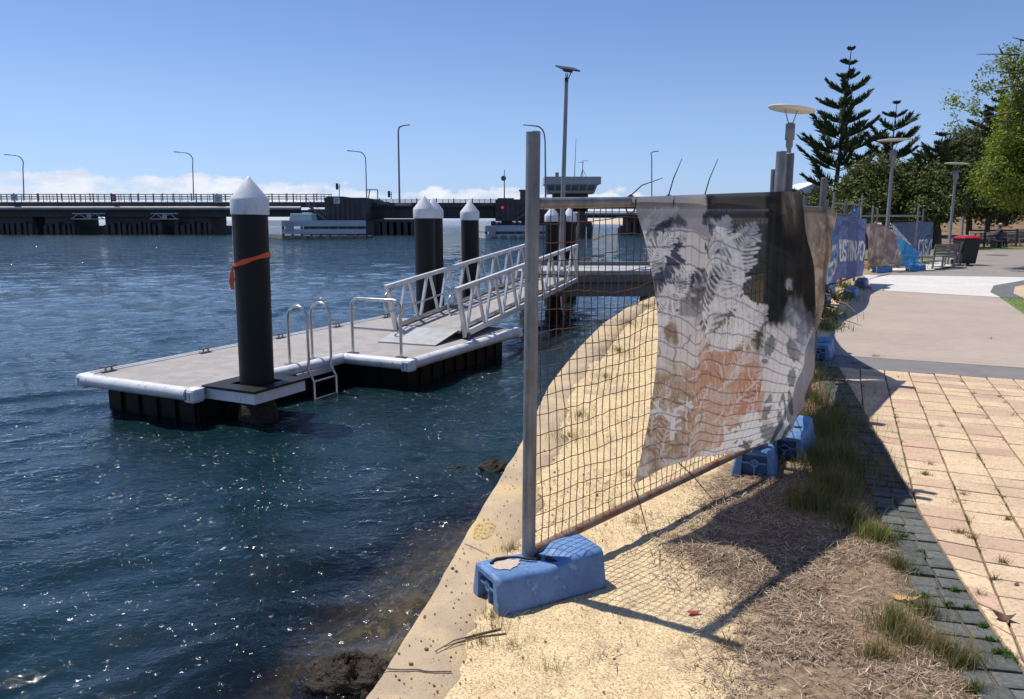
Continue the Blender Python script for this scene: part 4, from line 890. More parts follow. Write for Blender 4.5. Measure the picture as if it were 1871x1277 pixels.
# navy banner with CTS/S, and the white folded corner in front of it
P,px,py,sg,tg=banner_grid([[(1629,407,29.6),(1665,406,30.0),(1705,405,31.5)],[(1634,440,29.6),(1665,440,30.0),(1703,438,31.5)],[(1640,474,29.6),(1667,473,30.0),(1700,470,31.5)]],140,90,231,.10,8)
c=np.zeros(P.shape)+np.array((.075,.105,.20)); c=mixc(c,smooth(.45,.65,fbm(sg*6,tg*9,232))*.5,(.10,.135,.24)); m_=letters(sg*2.4,tg,"CTS/S",1.60,.50,.13,.36,.055,.022,1); c=mixc(c,m_*.95,(.62,.60,.58)); c=mixc(c,smooth(.03,.015,np.abs(tg-.90))*.6,(.5,.5,.52))
tag(np_mesh('navy_banner',P.reshape(-1,3),grid_faces(90,140),fabric('navy_banner_cloth',.35,.03),col=np.clip(c,.01,1).reshape(-1,3)),'short navy banner with white letters on the farthest fence panel','banner')
P,px,py,sg,tg=banner_grid([[(1631,409,27.5),(1634,412,27.6)],[(1634,432,27.4),(1655,434,27.6)],[(1640,440,27.4),(1668,449,27.7)]],30,30,241,.1,5)
c=np.zeros(P.shape)+np.array((.68,.69,.74)); c=mixc(c,smooth(.55,.7,fbm(sg*5,tg*5,242))*smooth(.6,.1,sg)*.7,(.12,.16,.34))
tag(np_mesh('folded_flag',P.reshape(-1,3),grid_faces(30,30),fabric('white_cloth',.4,.02),col=c.reshape(-1,3)),'white torn corner of cloth flapping above the sagging beige banner','banner')
P,px,py,sg,tg=banner_grid([[(1554,377,23.0),(1574,380,23.6)],[(1556,388,23.0),(1574,391,23.6)],[(1553,398,23.0),(1573,402,23.6)]],30,20,251,.08,5)
c=np.zeros(P.shape)+np.array((.035,.15,.36)); c=mixc(c,smooth(.10,.04,np.hypot(sg-.3,(tg-.3)*.8))*.9,(.6,.6,.62)); c=mixc(c,smooth(.72,.8,sg+tg*.2),(.30,.36,.32))
tag(np_mesh('blue_flag',P.reshape(-1,3),grid_faces(20,30),fabric('bright_blue_cloth',.4,.02),col=c.reshape(-1,3)),'small bright blue sign sheet showing above the lettered banner','banner')
fence_panel((8.9,21.6),(10.9,24.3),'fence panel rising behind the blue lettered banner with a small blue sheet on it',fine=False,zt=2.1,ht=2.4)
# ------------------------------------------------------------------ bridge
M['bpale2']=pm('white_notice',(.74,.73,.70),(.62,.61,.58),.8,.6)
BY=130.0
def bx(px,y=BY): return (px-PX)/F*(y*ca+.0)/1.0*1.0/ca*1.0 if False else at(px,400,y).x
def bz(py,y=BY): return at(PX,py,y).z
br=empty('bridge',(bx(300),BY,WATER),'low dark concrete opening bridge crossing the harbour entrance','bridge')
def pbox(m,x0,y0,x1,y1,Y,dp): m.box((bx(x0,Y),Y,bz(y1,Y)),(bx(x1,Y),Y+dp,bz(y0,Y))); return m
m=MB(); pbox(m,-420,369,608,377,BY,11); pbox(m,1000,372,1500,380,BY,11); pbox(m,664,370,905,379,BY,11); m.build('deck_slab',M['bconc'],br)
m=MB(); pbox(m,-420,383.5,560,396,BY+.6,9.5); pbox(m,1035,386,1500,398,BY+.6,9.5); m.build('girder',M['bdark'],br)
m=MB(); pbox(m,664,380,905,399,BY+.3,10)
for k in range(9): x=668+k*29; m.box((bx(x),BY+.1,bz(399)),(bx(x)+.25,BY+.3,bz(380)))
m.build('lift_span_girder',M['bdark'],br)
for (x0,x1,y,dp) in ((-420,552,380.5,-.55),(1030,1500,390.5,-.55)):
    m=MB(); m.tube([(bx(x0),BY-.45,bz(y)),(bx(x1),BY-.45,bz(y))],.30,10); m.build('service_pipe',M['bpale'],br)
# parapet rails and posts
def railing(x0,x1,yt,yb,Y,step,mname='bgrey',extra=True):
    m=MB(); X0,X1,zt,zb=bx(x0,Y),bx(x1,Y),bz(yt,Y),bz(yb,Y)
    for f_ in (.98,.66,.36): z=zb+(zt-zb)*f_; m.box((X0,Y,z-.04),(X1,Y+.06,z+.04))
    x=X0; k=0
    while x<X1:
        w=.10+(.09 if k%3==0 else 0); m.box((x,Y-.05,zb),(x+w,Y-.001,zt+.15*(k%3==0))); x+=step*random.uniform(.75,1.2); k+=1
    return m.build('railing',M[mname],br)
railing(-420,608,355,369,BY+.2,1.15); railing(-420,608,354.5,367,BY+9.8,1.5); railing(664,905,364,371,BY+.3,1.0); railing(1050,1500,363,373,BY+.3,1.3); railing(1050,1500,362,371,BY+9.5,1.7)
for x0,x1,y0,y1,mt,lab in ((24,36,354.5,366.5,'bpale','pale notice on the bridge rail'),(206,215,355.5,368,'redpaint','red and white notice on the bridge rail'),(394,408,356,370,'bpale','pale notice on the bridge rail beside the tall pile'),(611,622,361,372,'bpale','pale notice on the bridge abutment')):
    Y=BY-.15 if x0<500 else BY-6.4; m=MB(); pbox(m,x0,y0,x1,y1,Y,.08); o=m.build('notice_board',M['bpale2'] if mt=='bpale' else M[mt],br); o['label']=lab
    m=MB()
    for k in range(3): w=(x1-x0); pbox(m,x0+w*.18,y0+(y1-y0)*(.25+.2*k),x1-w*(.2+.1*k),y0+(y1-y0)*(.25+.2*k)+.9,Y-.02,.02)
    m.build('lettering',M['bdark'] if mt=='bpale' else M['white'],o)
# piers
pr=random.Random(8)
for (x0,x1) in ((-150,-95),(-60,60),(82,134),(192,290),(322,382),(1150,1178),(1225,1250)):
    m=MB(); pbox(m,x0,394,x1,414,BY+1.2,8); pbox(m,x0-5,413,x1+5,421,BY+.6,9.2); x=x0-3
    m.box((bx(x0-6),BY+.2,WATER-1),(bx(x1+6),BY+10,WATER+1.0))
    while x<x1+2:
        w=pr.uniform(6,11); pbox(m,x,pr.uniform(404,411),x+w*.7,432,BY-.3,1.2); x+=w*1.25
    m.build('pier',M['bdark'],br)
for x0,x1 in ((133,193),(276,326)):
    m=MB(); y0=389
    pbox(m,x0,y0,x1,y0+2.2,BY-.6,.2); pbox(m,x0,y0+10,x1,y0+12,BY-.6,.2)
    for k in range(4):
        a=x0+(x1-x0)*k/4; b=x0+(x1-x0)*(k+1)/4; m.bar((bx(a),BY-.5,bz(y0+1.5 if k%2 else y0+11)),(bx(b),BY-.5,bz(y0+11 if k%2 else y0+1.5)),.12,.12)
    pbox(m,(x0+x1)/2-4,y0+1,(x0+x1)/2+4,y0+11.5,BY-.75,.13); m.build('inspection_platform',M['bpale'],br)
# lift piers with stairs
YP=BY-6
for k,(x0,x1,yt,xs0,xs1) in enumerate(((594,668,361,560,596),(905,990,364,985,940))):
    m=MB(); pbox(m,x0,yt,x1,404,YP,18); pbox(m,x0-(30 if k==0 else 0),382,x1+(0 if k==0 else 30),404,YP+.4,16); pbox(m,x0+4,yt-2.2,x0+34,yt+.5,YP+.8,8)
    pbox(m,x0-40 if k==0 else x0-8,404,x1+ (14 if k==0 else 60),437,YP+1,14); tb=m.build('lift_pier',M['bconc'],br)
    m=MB()
    for j in range(7): pbox(m,x0+9+j*9,yt+7,x0+10+j*9,402,YP-.12,.1)
    m.build('panel_ribs',M['bdark'],tb)
    m=MB()
    for dd in (0,1.2): m.bar((bx(xs0,YP-1),YP-1+dd,bz(373,YP)),(bx(xs1,YP-1),YP-1+dd,bz(404,YP)),.12,.2)
    for j in range(12):
        t=(j+.5)/12; xx=bx(xs0+(xs1-xs0)*t,YP-1); zz=bz(373+31*t,YP); m.box((xx-.2,YP-1,zz-.03),(xx+.2,YP+.2,zz+.03)); 
        if j%2==0: m.box((xx-.03,YP-1.05,zz),(xx+.03,YP-.99,zz+1.0))
    m.bar((bx(xs0,YP-1),YP-1.02,bz(373,YP)+1),(bx(xs1,YP-1),YP-1.02,bz(404,YP)+1),.06,.06); m.build('stair',M['bgrey'],br)
m=MB(); 
pbox(m,668,400,795,438,YP+5.5,4)
for k in range(10): pbox(m,672+k*13,404+pr.uniform(0,3),672+k*13+pr.uniform(7,11),434,YP+2,3)
pbox(m,668,400,800,406,YP+2,8); m.build('fender_piles',M['bdark'],br)
for k,(x,y) in enumerate(((690,374),(722,375.5),(880,375))):
    m=MB(); pbox(m,x,y-5 if k!=2 else y-3,x+ (30 if k==1 else 22),y,BY-.7,.5); m.build('parapet_panel',M['bpale'] if k==1 else M['bgrey'],br)
m=MB(); 
for p,q in (((670,346),(670,364)),((690,347),(690,364)),((670,346.5),(690,346.5)),((676,346.5),(673,362))): m.bar(at(*p,BY-3),at(*q,BY-3),.14,.14)
m.build('gantry_frame',M['bgrey'],br)
# dolphin fenders (white boards) beside the opening
def dolphin(x0,xk,x1,ytop,Y,label,yb=437):
    o=empty('fender_dolphin',(bx((x0+x1)/2,Y),Y,WATER),label,'dolphin fender','board fenders at the bridge opening')
    a=Vector((bx(x0,Y+9),Y+9,0)); b=Vector((bx(xk,Y),Y,0)); c=Vector((bx(x1,Y+1.5),Y+1.5,0)); z0=bz(ytop,Y)
    for k,(t,h,mt) in enumerate(((0,.78,'board'),(1.15,.62,'board'),(2.0,.50,'boarddirt'))):
        m=MB()
        for p,q in ((a,b),(b,c)): m.bar(p+Vector((0,0,z0-t-h/2)),q+Vector((0,0,z0-t-h/2)),.16,h)
        m.build('board_row',M[mt],o)
    m=MB(); d=(c-b); n_=9
    for k in range(n_+1): p=b+d*(k/n_)+Vector((0,.35,0)); m.lathe((p.x,p.y,WATER-1),[(.17,0),(.17,z0-WATER+.9)],8)
    m.build('timber_pile',M['bdark'],o)
    m=MB(); m.prism([(a.x+.3,a.y+.3),(b.x+.3,b.y+.45),(c.x,c.y+.45),(c.x,c.y+5),(a.x,a.y+4)],WATER-.5,z0-2.1); m.build('platform',M['bdark'],o)
    m=MB()
    for k in range(6): p=b+d*(.12+.14*k); m.ball((p.x,p.y-.25,WATER+.15),(.45,.3,.35),8,5)
    m.build('rubber_bumper',M['boarddirt'],o)
    for k in range(2):
        m=MB(); p=b+d*(.03+.03*k); m.box((p.x+.1,p.y-.16,z0-1.35),(p.x+.75,p.y-.105,z0-.1)); m.build('sign_plate',M['bpale'],o)
    return z0
z1=dolphin(487,515,668,402.5,102,'long white-boarded fender left of the bridge opening, half behind the tall pile')
z2=dolphin(872,888,1012,412,104,'white-boarded fender right of the bridge opening, gulls perched on it')
m=MB(); Y=106; x0,x1=bx(527,Y),bx(570,Y); zt,zb=bz(390,Y),bz(404.5,Y)
m.add([(x0,Y,zb),(x1,Y,zb),(x1,Y+3,zb),(x0,Y+3,zb),(x0+.25,Y+.3,zt),(x1-.1,Y+.3,zt-.05),(x1-.1,Y+2.7,zt-.05),(x0+.25,Y+2.7,zt)],[(0,3,2,1),(4,5,6,7),(0,1,5,4),(1,2,6,5),(2,3,7,6),(3,0,4,7)])
m.box((x0+1.7,Y+.6,zt-.05),(x1-.5,Y+2.3,zt+.14)); tag(m.build('equipment_cover',M['teal'],None,.05),'pale teal box-shaped cover standing behind the white fender boards','cover')
m=MB(); Y=106
for x,w in ((1062,16),(1078,9)): m.lathe((bx(x,Y),Y,WATER-1),[(w*.04,0),(w*.045,2.4),(w*.033,2.9),(w*.032,3.2 if w<12 else 4.6)],12)
tag(m.build('timber_dolphin',M['bdark']),'dark clustered mooring stumps in the water seen through the fence mesh','dolphin piles')
# control tower
M['cgrey']=pm('pale_cabin_grey',(.40,.40,.42),(.32,.32,.34),.5,.6)
YT=140; ct=empty('control_tower',(bx(1045,YT),YT,bz(365,YT)),'grey bridge control cabin with slanted windows and roof aerials','control tower')
def bt(x): return bx(x,YT)
m=MB(); xa,xb,xc,xd=bt(994),bt(1097),bt(1000),bt(1086); za,zb,zc,zd=bz(322.5,YT),bz(336,YT),bz(353,YT),bz(400,YT)
m.box((xa,YT,zb),(xb,YT+8,za)); m.build('roof',M['cgrey'],ct)
m=MB(); m.add([(xc,YT+1.0,zc),(xd,YT+1.0,zc),(xd,YT+7,zc),(xc,YT+7,zc),(xa+.3,YT+.3,zb),(xb-.5,YT+.3,zb),(xb-.5,YT+7.6,zb),(xa+.3,YT+7.6,zb)],[(0,3,2,1),(4,5,6,7),(0,1,5,4),(1,2,6,5),(2,3,7,6),(3,0,4,7)])
m.build('cabin',M['cgrey'],ct)
for k in range(6):
    p=(xa+.5)+(xb-xa-1.2)*k/6; q=(xa+.5)+(xb-xa-1.2)*(k+.86)/6; m=MB()
    lx=lambda x: xc+(x-xa-.3)/(xb-.5-xa-.3)*(xd-xc)
    f0,f1=.12,.72
    def pt_(x,f): t=1-f; return (lx(x)*(1-t)+x*t, YT+1.0*(1-t)+.3*t-.04, zc*(1-t)+zb*t)
    m.add([pt_(p,f1),pt_(q,f1),pt_(q,f0),pt_(p,f0)],[(0,1,2,3)]); m.build('window',M['glass'],ct)
m=MB(); m.box((bt(1012),YT+2,bz(415,YT)),(bt(1076),YT+7,zc)); m.build('column',M['bconc'],ct)
m=MB(); m.bar((xc-.3,YT+.2,bz(349,YT)),(xd,YT+.2,bz(349,YT)),.08,.08); m.build('catwalk_rail',M['bpale'],ct)
m=MB(); m.box((bt(1016),YT+3,za),(bt(1022),YT+4,za+.9)); m.build('vent',M['bgrey'],ct)
m=MB(); m.tube([(bt(1051),YT+3,za),(bt(1053),YT+3,bz(249,YT))],[.07,.03],6); m.build('whip_aerial',M['darkmetal'],ct)
m=MB(); X=bt(1066); zt=bz(291,YT); m.tube([(X,YT+3,za),(X,YT+3,zt)],.06,6)
for k in range(3): t=2.1*k; m.tube([(X+.75*math.cos(t),YT+3+.75*math.sin(t),za),(X,YT+3,za+1.5)],.04,5)
m.bar((X-.9,YT+3,zt-.35),(X+.2,YT+3,zt-.3),.06,.06); m.bar((X,YT+3,zt-.02),(X+1.1,YT+3.3,zt-.05),.06,.06); m.build('aerial_tripod',M['darkmetal'],ct)
o=MB(); o.box((bt(950),YT-4,bz(420,YT)),(bt(964),YT,bz(350,YT))).box((bt(948),YT-4.2,bz(350,YT)),(bt(965),YT+.2,bz(348,YT))); tag(o.build('bridge_hut',M['bconc']),'small dark square hut on the bridge just left of the galvanised fence post','hut')
# street lamps on the bridge
def street_lamp(px,ptop,pbase,Y,reach,label,thick=.085):
    t=at(px,ptop,Y); b=at(px+ (2 if Y>125 else 0),pbase,Y); o=empty('street_lamp',b,label,'street lamp','street lamps on the bridge')
    r=abs(reach)*.55; sg=1 if reach>0 else -1; pts=[b,Vector((b.x+(t.x-b.x)*.6,Y,t.z-r*1.7))]
    for k in range(1,7): a=math.pi/2*k/6; pts.append(Vector((t.x+sg*r*(1-math.cos(a)),Y,t.z-r*1.2*(1-math.sin(a)))))
    pts.append(Vector((t.x+reach,Y,t.z+.10)))
    MB().tube(pts,[thick*1.25]+[thick]*(len(pts)-2)+[thick*.7],8).build('pole',M['lamppole'],o)
    e=pts[-1]; MB().bar(e-Vector((sg*.15,0,.02)),e+Vector((sg*.85,0,.06)),.28,.14).build('lamp_head',M['bpale'],o)
Yb=BY+5
for px,pt_y,pb_y,lab in ((42,284,366,'curved street lamp at the far left end of the bridge'),(352,279,366,'curved street lamp on the bridge just left of the tall orange-strapped pile'),(668,277,366,'curved street lamp on the bridge above the dark lift pier'),(1189,278,372,'distant street lamp over the top rail of the mesh fence panel')):
    street_lamp(px,pt_y,pb_y,Yb,-2.3 if px<1000 else .5,lab)
street_lamp(728,230,370,BY-3,1.0,'tallest street lamp, straight with a short hook, over the lift span',.13)
street_lamp(995,230,370,BY-3,-2.6,'tall street lamp close behind the galvanised fence post, head poking out to its left',.12)
def traffic_light(px,ptop,pbase,label,side=-1):
    Y=BY-4; t=at(px,ptop,Y); b=at(px,pbase,Y); o=empty('traffic_light',b,label,'traffic light'); MB().tube([b,t],.06,6).build('pole',M['darkmetal'],o)
    m=MB(); c=t+Vector((side*.38,0,-.4)); m.box((c.x-.18,Y-.15,c.z-.5),(c.x+.18,Y+.15,c.z+.5)); m.box((c.x+.15,Y-.03,c.z-.1),(t.x,Y+.03,c.z)); h=m.build('signal_head',M['darkmetal'],o)
    m=MB()
    for k in (-1,0,1): m.lathe((c.x,Y-.17,c.z+k*.3),[(.10,-.12),(.11,.02)],10,(0,-1,0))
    m.build('visor',M['tar'],h)
traffic_light(620,336,361,'small black traffic light above the dark lift pier'); traffic_light(715,350,364,'small black traffic light beside the tallest street lamp')
t=at(921.5,310,BY-5); b=at(921.5,364,BY-5); o=empty('signal_mast',b,'thin mast with a round dish and aerial on the right lift pier','mast')
MB().tube([b,t],[.10,.05],6).build('pole',M['darkmetal'],o); c=at(920,326,BY-5); MB().lathe(c+Vector((0,-.3,0)),[(.42,0),(.40,.12),(.1,.25)],12,(0,1,0)).build('dish',M['bgrey'],o)
MB().lathe(at(918,379,YP-.4),[(.22,0),(.22,.1)],14,(0,-1,0)).build('red_signal',M['signal'],br)
M['gull']=pm('white_feathers',(.75,.75,.74),(.6,.6,.6),5,.8)
def gull(p,label,fly=False,rz=0):
    m=MB(); p=Vector(p); d=Vector((math.cos(rz),math.sin(rz),0))
    prof=[(0,0),(.05,.03),(.09,.12),(.10,.22),(.06,.36),(.02,.46),(0,.48)]
    m.lathe(p-d*.24,prof,10,(d+Vector((0,0,.22 if not fly else .05))).normalized())
    m.ball(p+d*.22+Vector((0,0,.10 if not fly else .03)),.065,8,6); m.tube([p+d*.27+Vector((0,0,.09 if not fly else .03)),p+d*.35+Vector((0,0,.07 if not fly else .02))],[.02,.004],5)
    if fly:
        s=d.cross(Vector((0,0,1)))
        for k in (-1,1):
            a=[p+d*.08,p+s*k*.30+Vector((0,0,.20))+d*.10,p+s*k*.62+Vector((0,0,.10))-d*.02]; c=[q-d*w for q,w in zip(a,(.20,.17,.03))]
            m.add(a+c+[q-Vector((0,0,.015)) for q in a+c],[(0,1,4,3),(1,2,5,4),(6,9,10,7),(7,10,11,8),(0,6,7,1),(1,7,8,2),(3,4,10,9),(4,5,11,10)],True)
    else:
        for k in (-.03,.03): m.tube([p+Vector((k,0,-.08)),p+Vector((k,0,-.26))],.012,5)
    return tag(m.build('gull',M['gull']),label,'gull','gulls')
for px,lab in ((893,'leftmost white gull on the right-hand fender boards'),(908,'white gull second from left on the right-hand fender boards'),(914,'white gull beside its neighbour mid-way on the right-hand fender'),(940,'white gull in the pair furthest right on the fender, left one'),(950,'rightmost white gull on the fender boards before the fence post')):
    gull((bx(px,104.4),104.4,z2+.42),lab,False,random.uniform(0,6))
gull(at(1712,245,60),'white gull in flight above the dark pines',True,2.3)
# ------------------------------------------------------------------ park lamps
def disc_lamp(px,ptop,Y,label,dr,tilt,zb=0.0):
    c=at(px,ptop,Y); o=empty('disc_lamp',(c.x,Y,zb),label,'park lamp','park lamps along the path'); x,y=c.x,Y; h=c.z-zb
    MB().lathe((x,y,zb),[(.095,0),(.095,.25),(.07,.28),(.062,h*.55),(.055,h-.92)],16).build('pole',M['lamppole'],o)
    MB().lathe((x,y,zb+h-.95),[(.06,0),(.085,.05),(.085,.20),(.115,.21),(.115,.60),(.07,.62),(.05,.63)],18).build('lamp_body',M['lamppole'],o)
    m=MB()
    for k in (-1,1): m.tube([(x+.05*k,y,zb+h-.34),(x+.17*k,y,zb+h+.02-k*dr*.0)],.013,6)
    m.build('strut',M['lamppole'],o)
    ax=Vector((math.sin(tilt),.0,math.cos(tilt))); m=MB(); m.lathe(Vector((x,y,zb+h)),[(0,-.01),(dr,-.004),(dr,.02),(dr*.5,.035),(0,.04)],36,ax); m.build('disc_reflector',M['lamphead'],o)
    return o
disc_lamp(1446,200,20,'park lamp with a wide tilted disc just beyond the torn banner','x' and .57,.14)
disc_lamp(1634,256,28,'park lamp in front of the second Norfolk pine by the lettered banner','x' and .55,-.03)
disc_lamp(1748,299,37,'park lamp beside the red-lidded bin',.5,.05)
disc_lamp(1768,318,50,'slim park lamp behind the bin, against the dark trees',.4,0)
disc_lamp(1806,352,62,'distant slim park lamp near the seated person',.4,0)
# ------------------------------------------------------------------ trees
M['pine']=vcm('norfolk_pine_needles',.75,0,50,.2,.42,.3,8); M['leaf']=vcm('broad_leaves',.5,0,50,.35,.35,.25,6); M['darkleaf']=vcm('dark_evergreen_leaves',.6,0,50,.3,.22,.3,3)
def spindles(A,B,r,cols):
    """many thin 3-sided spindles from A to B (n,3)"""
    A=np.array(A);B=np.array(B);r=np.array(r)[:,None];d=B-A;L=np.linalg.norm(d,axis=1,keepdims=True);d=d/np.maximum(L,1e-6)
    up=np.where(np.abs(d[:,2:3])>.9,np.array([[1,0,0]]),np.array([[0,0,1]])); a=np.cross(d,up); a/=np.linalg.norm(a,axis=1,keepdims=True); b=np.cross(d,a)
    md=A+(B-A)*.35; ring=[md+(a*math.cos(t)+b*math.sin(t))*r for t in (0,2.094,4.189)]
    V=np.stack([A]+ring+[B],1); n_=len(A); o=np.arange(n_)[:,None]*5
    Q=np.concatenate([o+np.array(f)[None] for f in ((0,2,1),(0,3,2),(0,1,3),(4,1,2),(4,2,3),(4,3,1))],0)
    return V.reshape(-1,3),Q,np.repeat(np.array(cols),5,0)
def norfolk_pine(px,ptop,Y,zb,width,label,seed,tiers=15,lean=0,gapw=1.0,low=.16):
    g=random.Random(seed); t=at(px,ptop,Y); b=Vector((t.x+lean,Y,zb)); H=t.z-zb
    o=empty('norfolk_pine',b,label,'pine tree','Norfolk pines')
    MB().tube([b-Vector((0,0,.3)),b.lerp(t,.3),b.lerp(t,.7),t],[H*.016,H*.012,H*.006,.02],10).build('trunk',M['bark'],o)
    A=[];Bq=[];rr=[];cc=[]; br=MB()
    for k in range(tiers):
        f=k/(tiers-1); hz=(low+(1-low)*(f**.88))*H*.985+g.uniform(-.012,.012)*H*(1-f); 
        prof=(1-f)**(.66 if f<.7 else .66+.9*(f-.7))*(.72+.28*smooth(0,.15,np.array(f)))
        Lb=max(.16,width*float(prof)*g.uniform(.9,1.06)); nb=g.choice((6,7)) if f<.75 else 4; a0=g.uniform(0,6.28)
        for j in range(nb):
            a=a0+2*math.pi*j/nb+g.uniform(-.25,.25); L=Lb*g.uniform(.66,1.12); base_off=g.uniform(-.018,.018)*H*(1-f); rise=g.uniform(.42,.66) if f<.85 else g.uniform(.4,.6); L*=.90
            dr=Vector((math.cos(a),math.sin(a),0)); s=dr.cross(Vector((0,0,1))); base=b.lerp(t,(hz+base_off)/H)
            P=lambda u: base+dr*(L*u)+Vector((0,0,L*(rise*(.55*u+.45*u*u)-.22*u*(1-u)*(1-f))))
            br.tube([P(0),P(.5),P(1)],[.028*H/15+.012,.02,.008],4,False)
            n_=int(14+L*9.5)
            for q in range(n_):
                u=.16+.84*(q+g.random())/n_ if f<.75 else .1+.9*(q+g.random())/n_
                p=P(u); ll=(.50+.20*g.random())*(.42+.95*(1-u)**.5)*min(1,.30+L*.32)*gapw
                for sd in (-1,1):
                    d=(dr*g.uniform(.55,.9)+s*sd*g.uniform(.30,.75)+Vector((0,0,g.uniform(.35,1.15)))).normalized()
                    tone=g.uniform(.55,1.25); A.append(p); Bq.append(p+d*ll*g.uniform(.8,1.2)); rr.append(.050+.022*g.random()); cc.append((.120*tone,.155*tone,.070*tone))
            e=P(1); A.append(P(.82)); Bq.append(e+(P(1)-P(.9)).normalized()*.2); rr.append(.05); cc.append((.09,.12,.05))
    br.build('branches',M['bark'],o)
    V,Q,cl=spindles(A,Bq,rr,cc); np_mesh('foliage',V,Q,M['pine'],o,False,cl); return o
def leaf_quads(P,N,size,cols,asp=.5):
    P=np.array(P);n_=len(P); d=rng.normal(size=(n_,3)); d/=np.linalg.norm(d,axis=1,keepdims=True); N=np.array(N)+.55*rng.normal(size=(n_,3)); N/=np.linalg.norm(N,axis=1,keepdims=True)
    a=np.cross(N,d); a/=np.linalg.norm(a,axis=1,keepdims=True)+1e-9; b=np.cross(N,a); s=np.array(size)[:,None]
    V=np.stack([P-a*s,P-b*s*asp*.9+N*s*.12,P+a*s,P+b*s*asp*.9+N*s*.12],1).reshape(-1,3); Q=np.arange(n_*4).reshape(-1,4); return V,Q,np.repeat(np.array(cols),4,0)
def leafy_tree(name,label,base,clumps,n_per,size,c0,c1,m,trunk_r,group,seed,limb=None,cat='tree'):
    """clumps: (x,y,z,rx,ry,rz) world ellipsoids; leaves sit in small sprigs spread through each"""
    g=np.random.default_rng(seed); b=Vector(base); o=empty(name,b,label,cat,group); Pp=[];Nn=[];cl=[];sz=[]; tb=MB()
    top=Vector((sum(c[0] for c in clumps)/len(clumps),sum(c[1] for c in clumps)/len(clumps),b.z+(sum(c[2] for c in clumps)/len(clumps)-b.z)*.62))
    tb.tube([b-Vector((0,0,.3)),b.lerp(top,.5)+Vector((.1,0,0)),top],[trunk_r,trunk_r*.75,trunk_r*.5],9); tb.build('trunk',M['bark'],o); lb=MB(); lr=limb or trunk_r*.45
    for (x,y,z,rx,ry,rz) in clumps:
        c=np.array((x,y,z))
        if rx>.42: lb.tube([top.lerp(b,.12),top.lerp(Vector((x,y,z)),.55)+Vector((0,0,-.1*rz)),Vector((x,y,z))],[lr,lr*.5,lr*.13],6,False)
        ns=max(5,int(n_per*rx*rz/14*min(1,(rx/.75)**1.2))); d=g.normal(size=(ns,3)); d/=np.linalg.norm(d,axis=1,keepdims=True); rad=g.random((ns,1))**.45
        sp=c+d*rad*np.array((rx,ry,rz))*(.85+.3*g.random((ns,1)))
        for k in range(ns):
            q=14; off=g.normal(size=(q,3))*size*1.9; pp=sp[k]+off; tone=g.uniform(.6,1.3); nd=d[k]*.7+np.array((0,0,.6))
            Pp.append(pp); Nn.append(np.repeat(nd[None],q,0)); tt=tone*g.uniform(.75,1.25,size=(q,1)); mixv=g.random((q,1))**1.4
            cl.append((np.array(c0)*(1-mixv)+np.array(c1)*mixv)*tt); sz.append(size*g.uniform(.6,1.25,size=q))
        for k in range(0,ns,9 if rx>.42 else 2): lb.tube([Vector(c),Vector(c).lerp(Vector(sp[k]),.6)+Vector((0,0,.05)),Vector(sp[k])],[lr*.16,lr*.1,.006],4,False)
    lb.build('limbs',M['bark'],o)
    V,Q,cq=leaf_quads(np.concatenate(Pp),np.concatenate(Nn),np.concatenate(sz),np.concatenate(cl)); np_mesh('foliage',V,Q,m,o,False,cq); return o
def blob(px,py,Y,rpx,rpy,rd=None):
    p=at(px,py,Y); k=Y/F; return (p.x,p.y,p.z,rpx*k,(rd or (rpx+rpy)/2*k),rpy*k)
norfolk_pine(1556,86,52,.0,3.7,'tallest Norfolk pine, open tiers against the sky behind the disc lamp',21,12,-.55,1.2,.10)
norfolk_pine(1639,186,60,.0,4.6,'second Norfolk pine with a spiky top behind the lettered banner lamp',22,9,-.3,1.25,.12)
norfolk_pine(1722,246,47,0,3.4,'flat-topped darker Norfolk pine left of the bright green tree',23,10,0,1.25,.2)
norfolk_pine(1832,150,58,1.0,3.6,'Norfolk pine partly hidden behind the bright green tree',24,13,0,1.2,.15)
DG0,DG1=(.055,.072,.018),(.17,.185,.045)
tg_='dark evergreens beyond the path'
def dark(label,pxb,Y,zb,cl,seed,n_=1500,size=.115,tr=.22,c0=DG0,c1=DG1):
    p=at(pxb,430,Y); leafy_tree('evergreen_tree',label,(p.x,Y,zb),[blob(*c) for c in cl],n_,size,c0,c1,M['darkleaf'],tr,tg_,seed,limb=.06)
dark('low bushy evergreen below the tallest Norfolk pine, beside the white roof',1500,48,0,[(1488,372,48,22,12),(1512,358,48,22,18),(1545,380,47,30,24),(1520,392,46,30,16)],31)
dark('broad evergreen behind the lettered banner, left of the second pine',1585,46,0,[(1565,345,46,32,40),(1600,320,47,38,36),(1590,375,45,45,34),(1560,392,44,40,22),(1625,350,46,30,40)],32)
dark('rounded evergreen behind the pole of the lettered-banner lamp',1655,48,0,[(1650,330,48,40,40),(1640,370,47,45,36),(1680,345,49,36,44),(1665,395,46,50,24)],33)
dark('dark evergreen with a leaning trunk beside the navy banner',1716,44,.0,[(1700,340,45,36,40),(1725,370,44,40,34),(1690,385,44,36,26),(1735,325,46,34,38)],34)
dark('tall shady evergreen behind the bin',1770,56,.9,[(1760,290,56,44,46),(1780,330,55,46,44),(1750,350,54,44,40),(1795,370,54,40,34),(1765,260,57,34,30)],35)
dark('shady evergreen over the seated person',1828,60,1.5,[(1815,330,60,50,50),(1850,350,60,50,44),(1830,385,58,56,24),(1870,310,62,46,56)],36,tr=.45)
dark('hazy background evergreen over the brown slope at the far right',1880,78,3.2,[(1860,340,78,50,50),(1895,320,78,50,60),(1840,370,76,40,30),(1880,385,75,50,18)],37,1000)
for k,(px,Y,r_,lb) in enumerate(((1716,40,.17,0),(1790,58,.30,1),(1835,52,.38,2))):
    pass
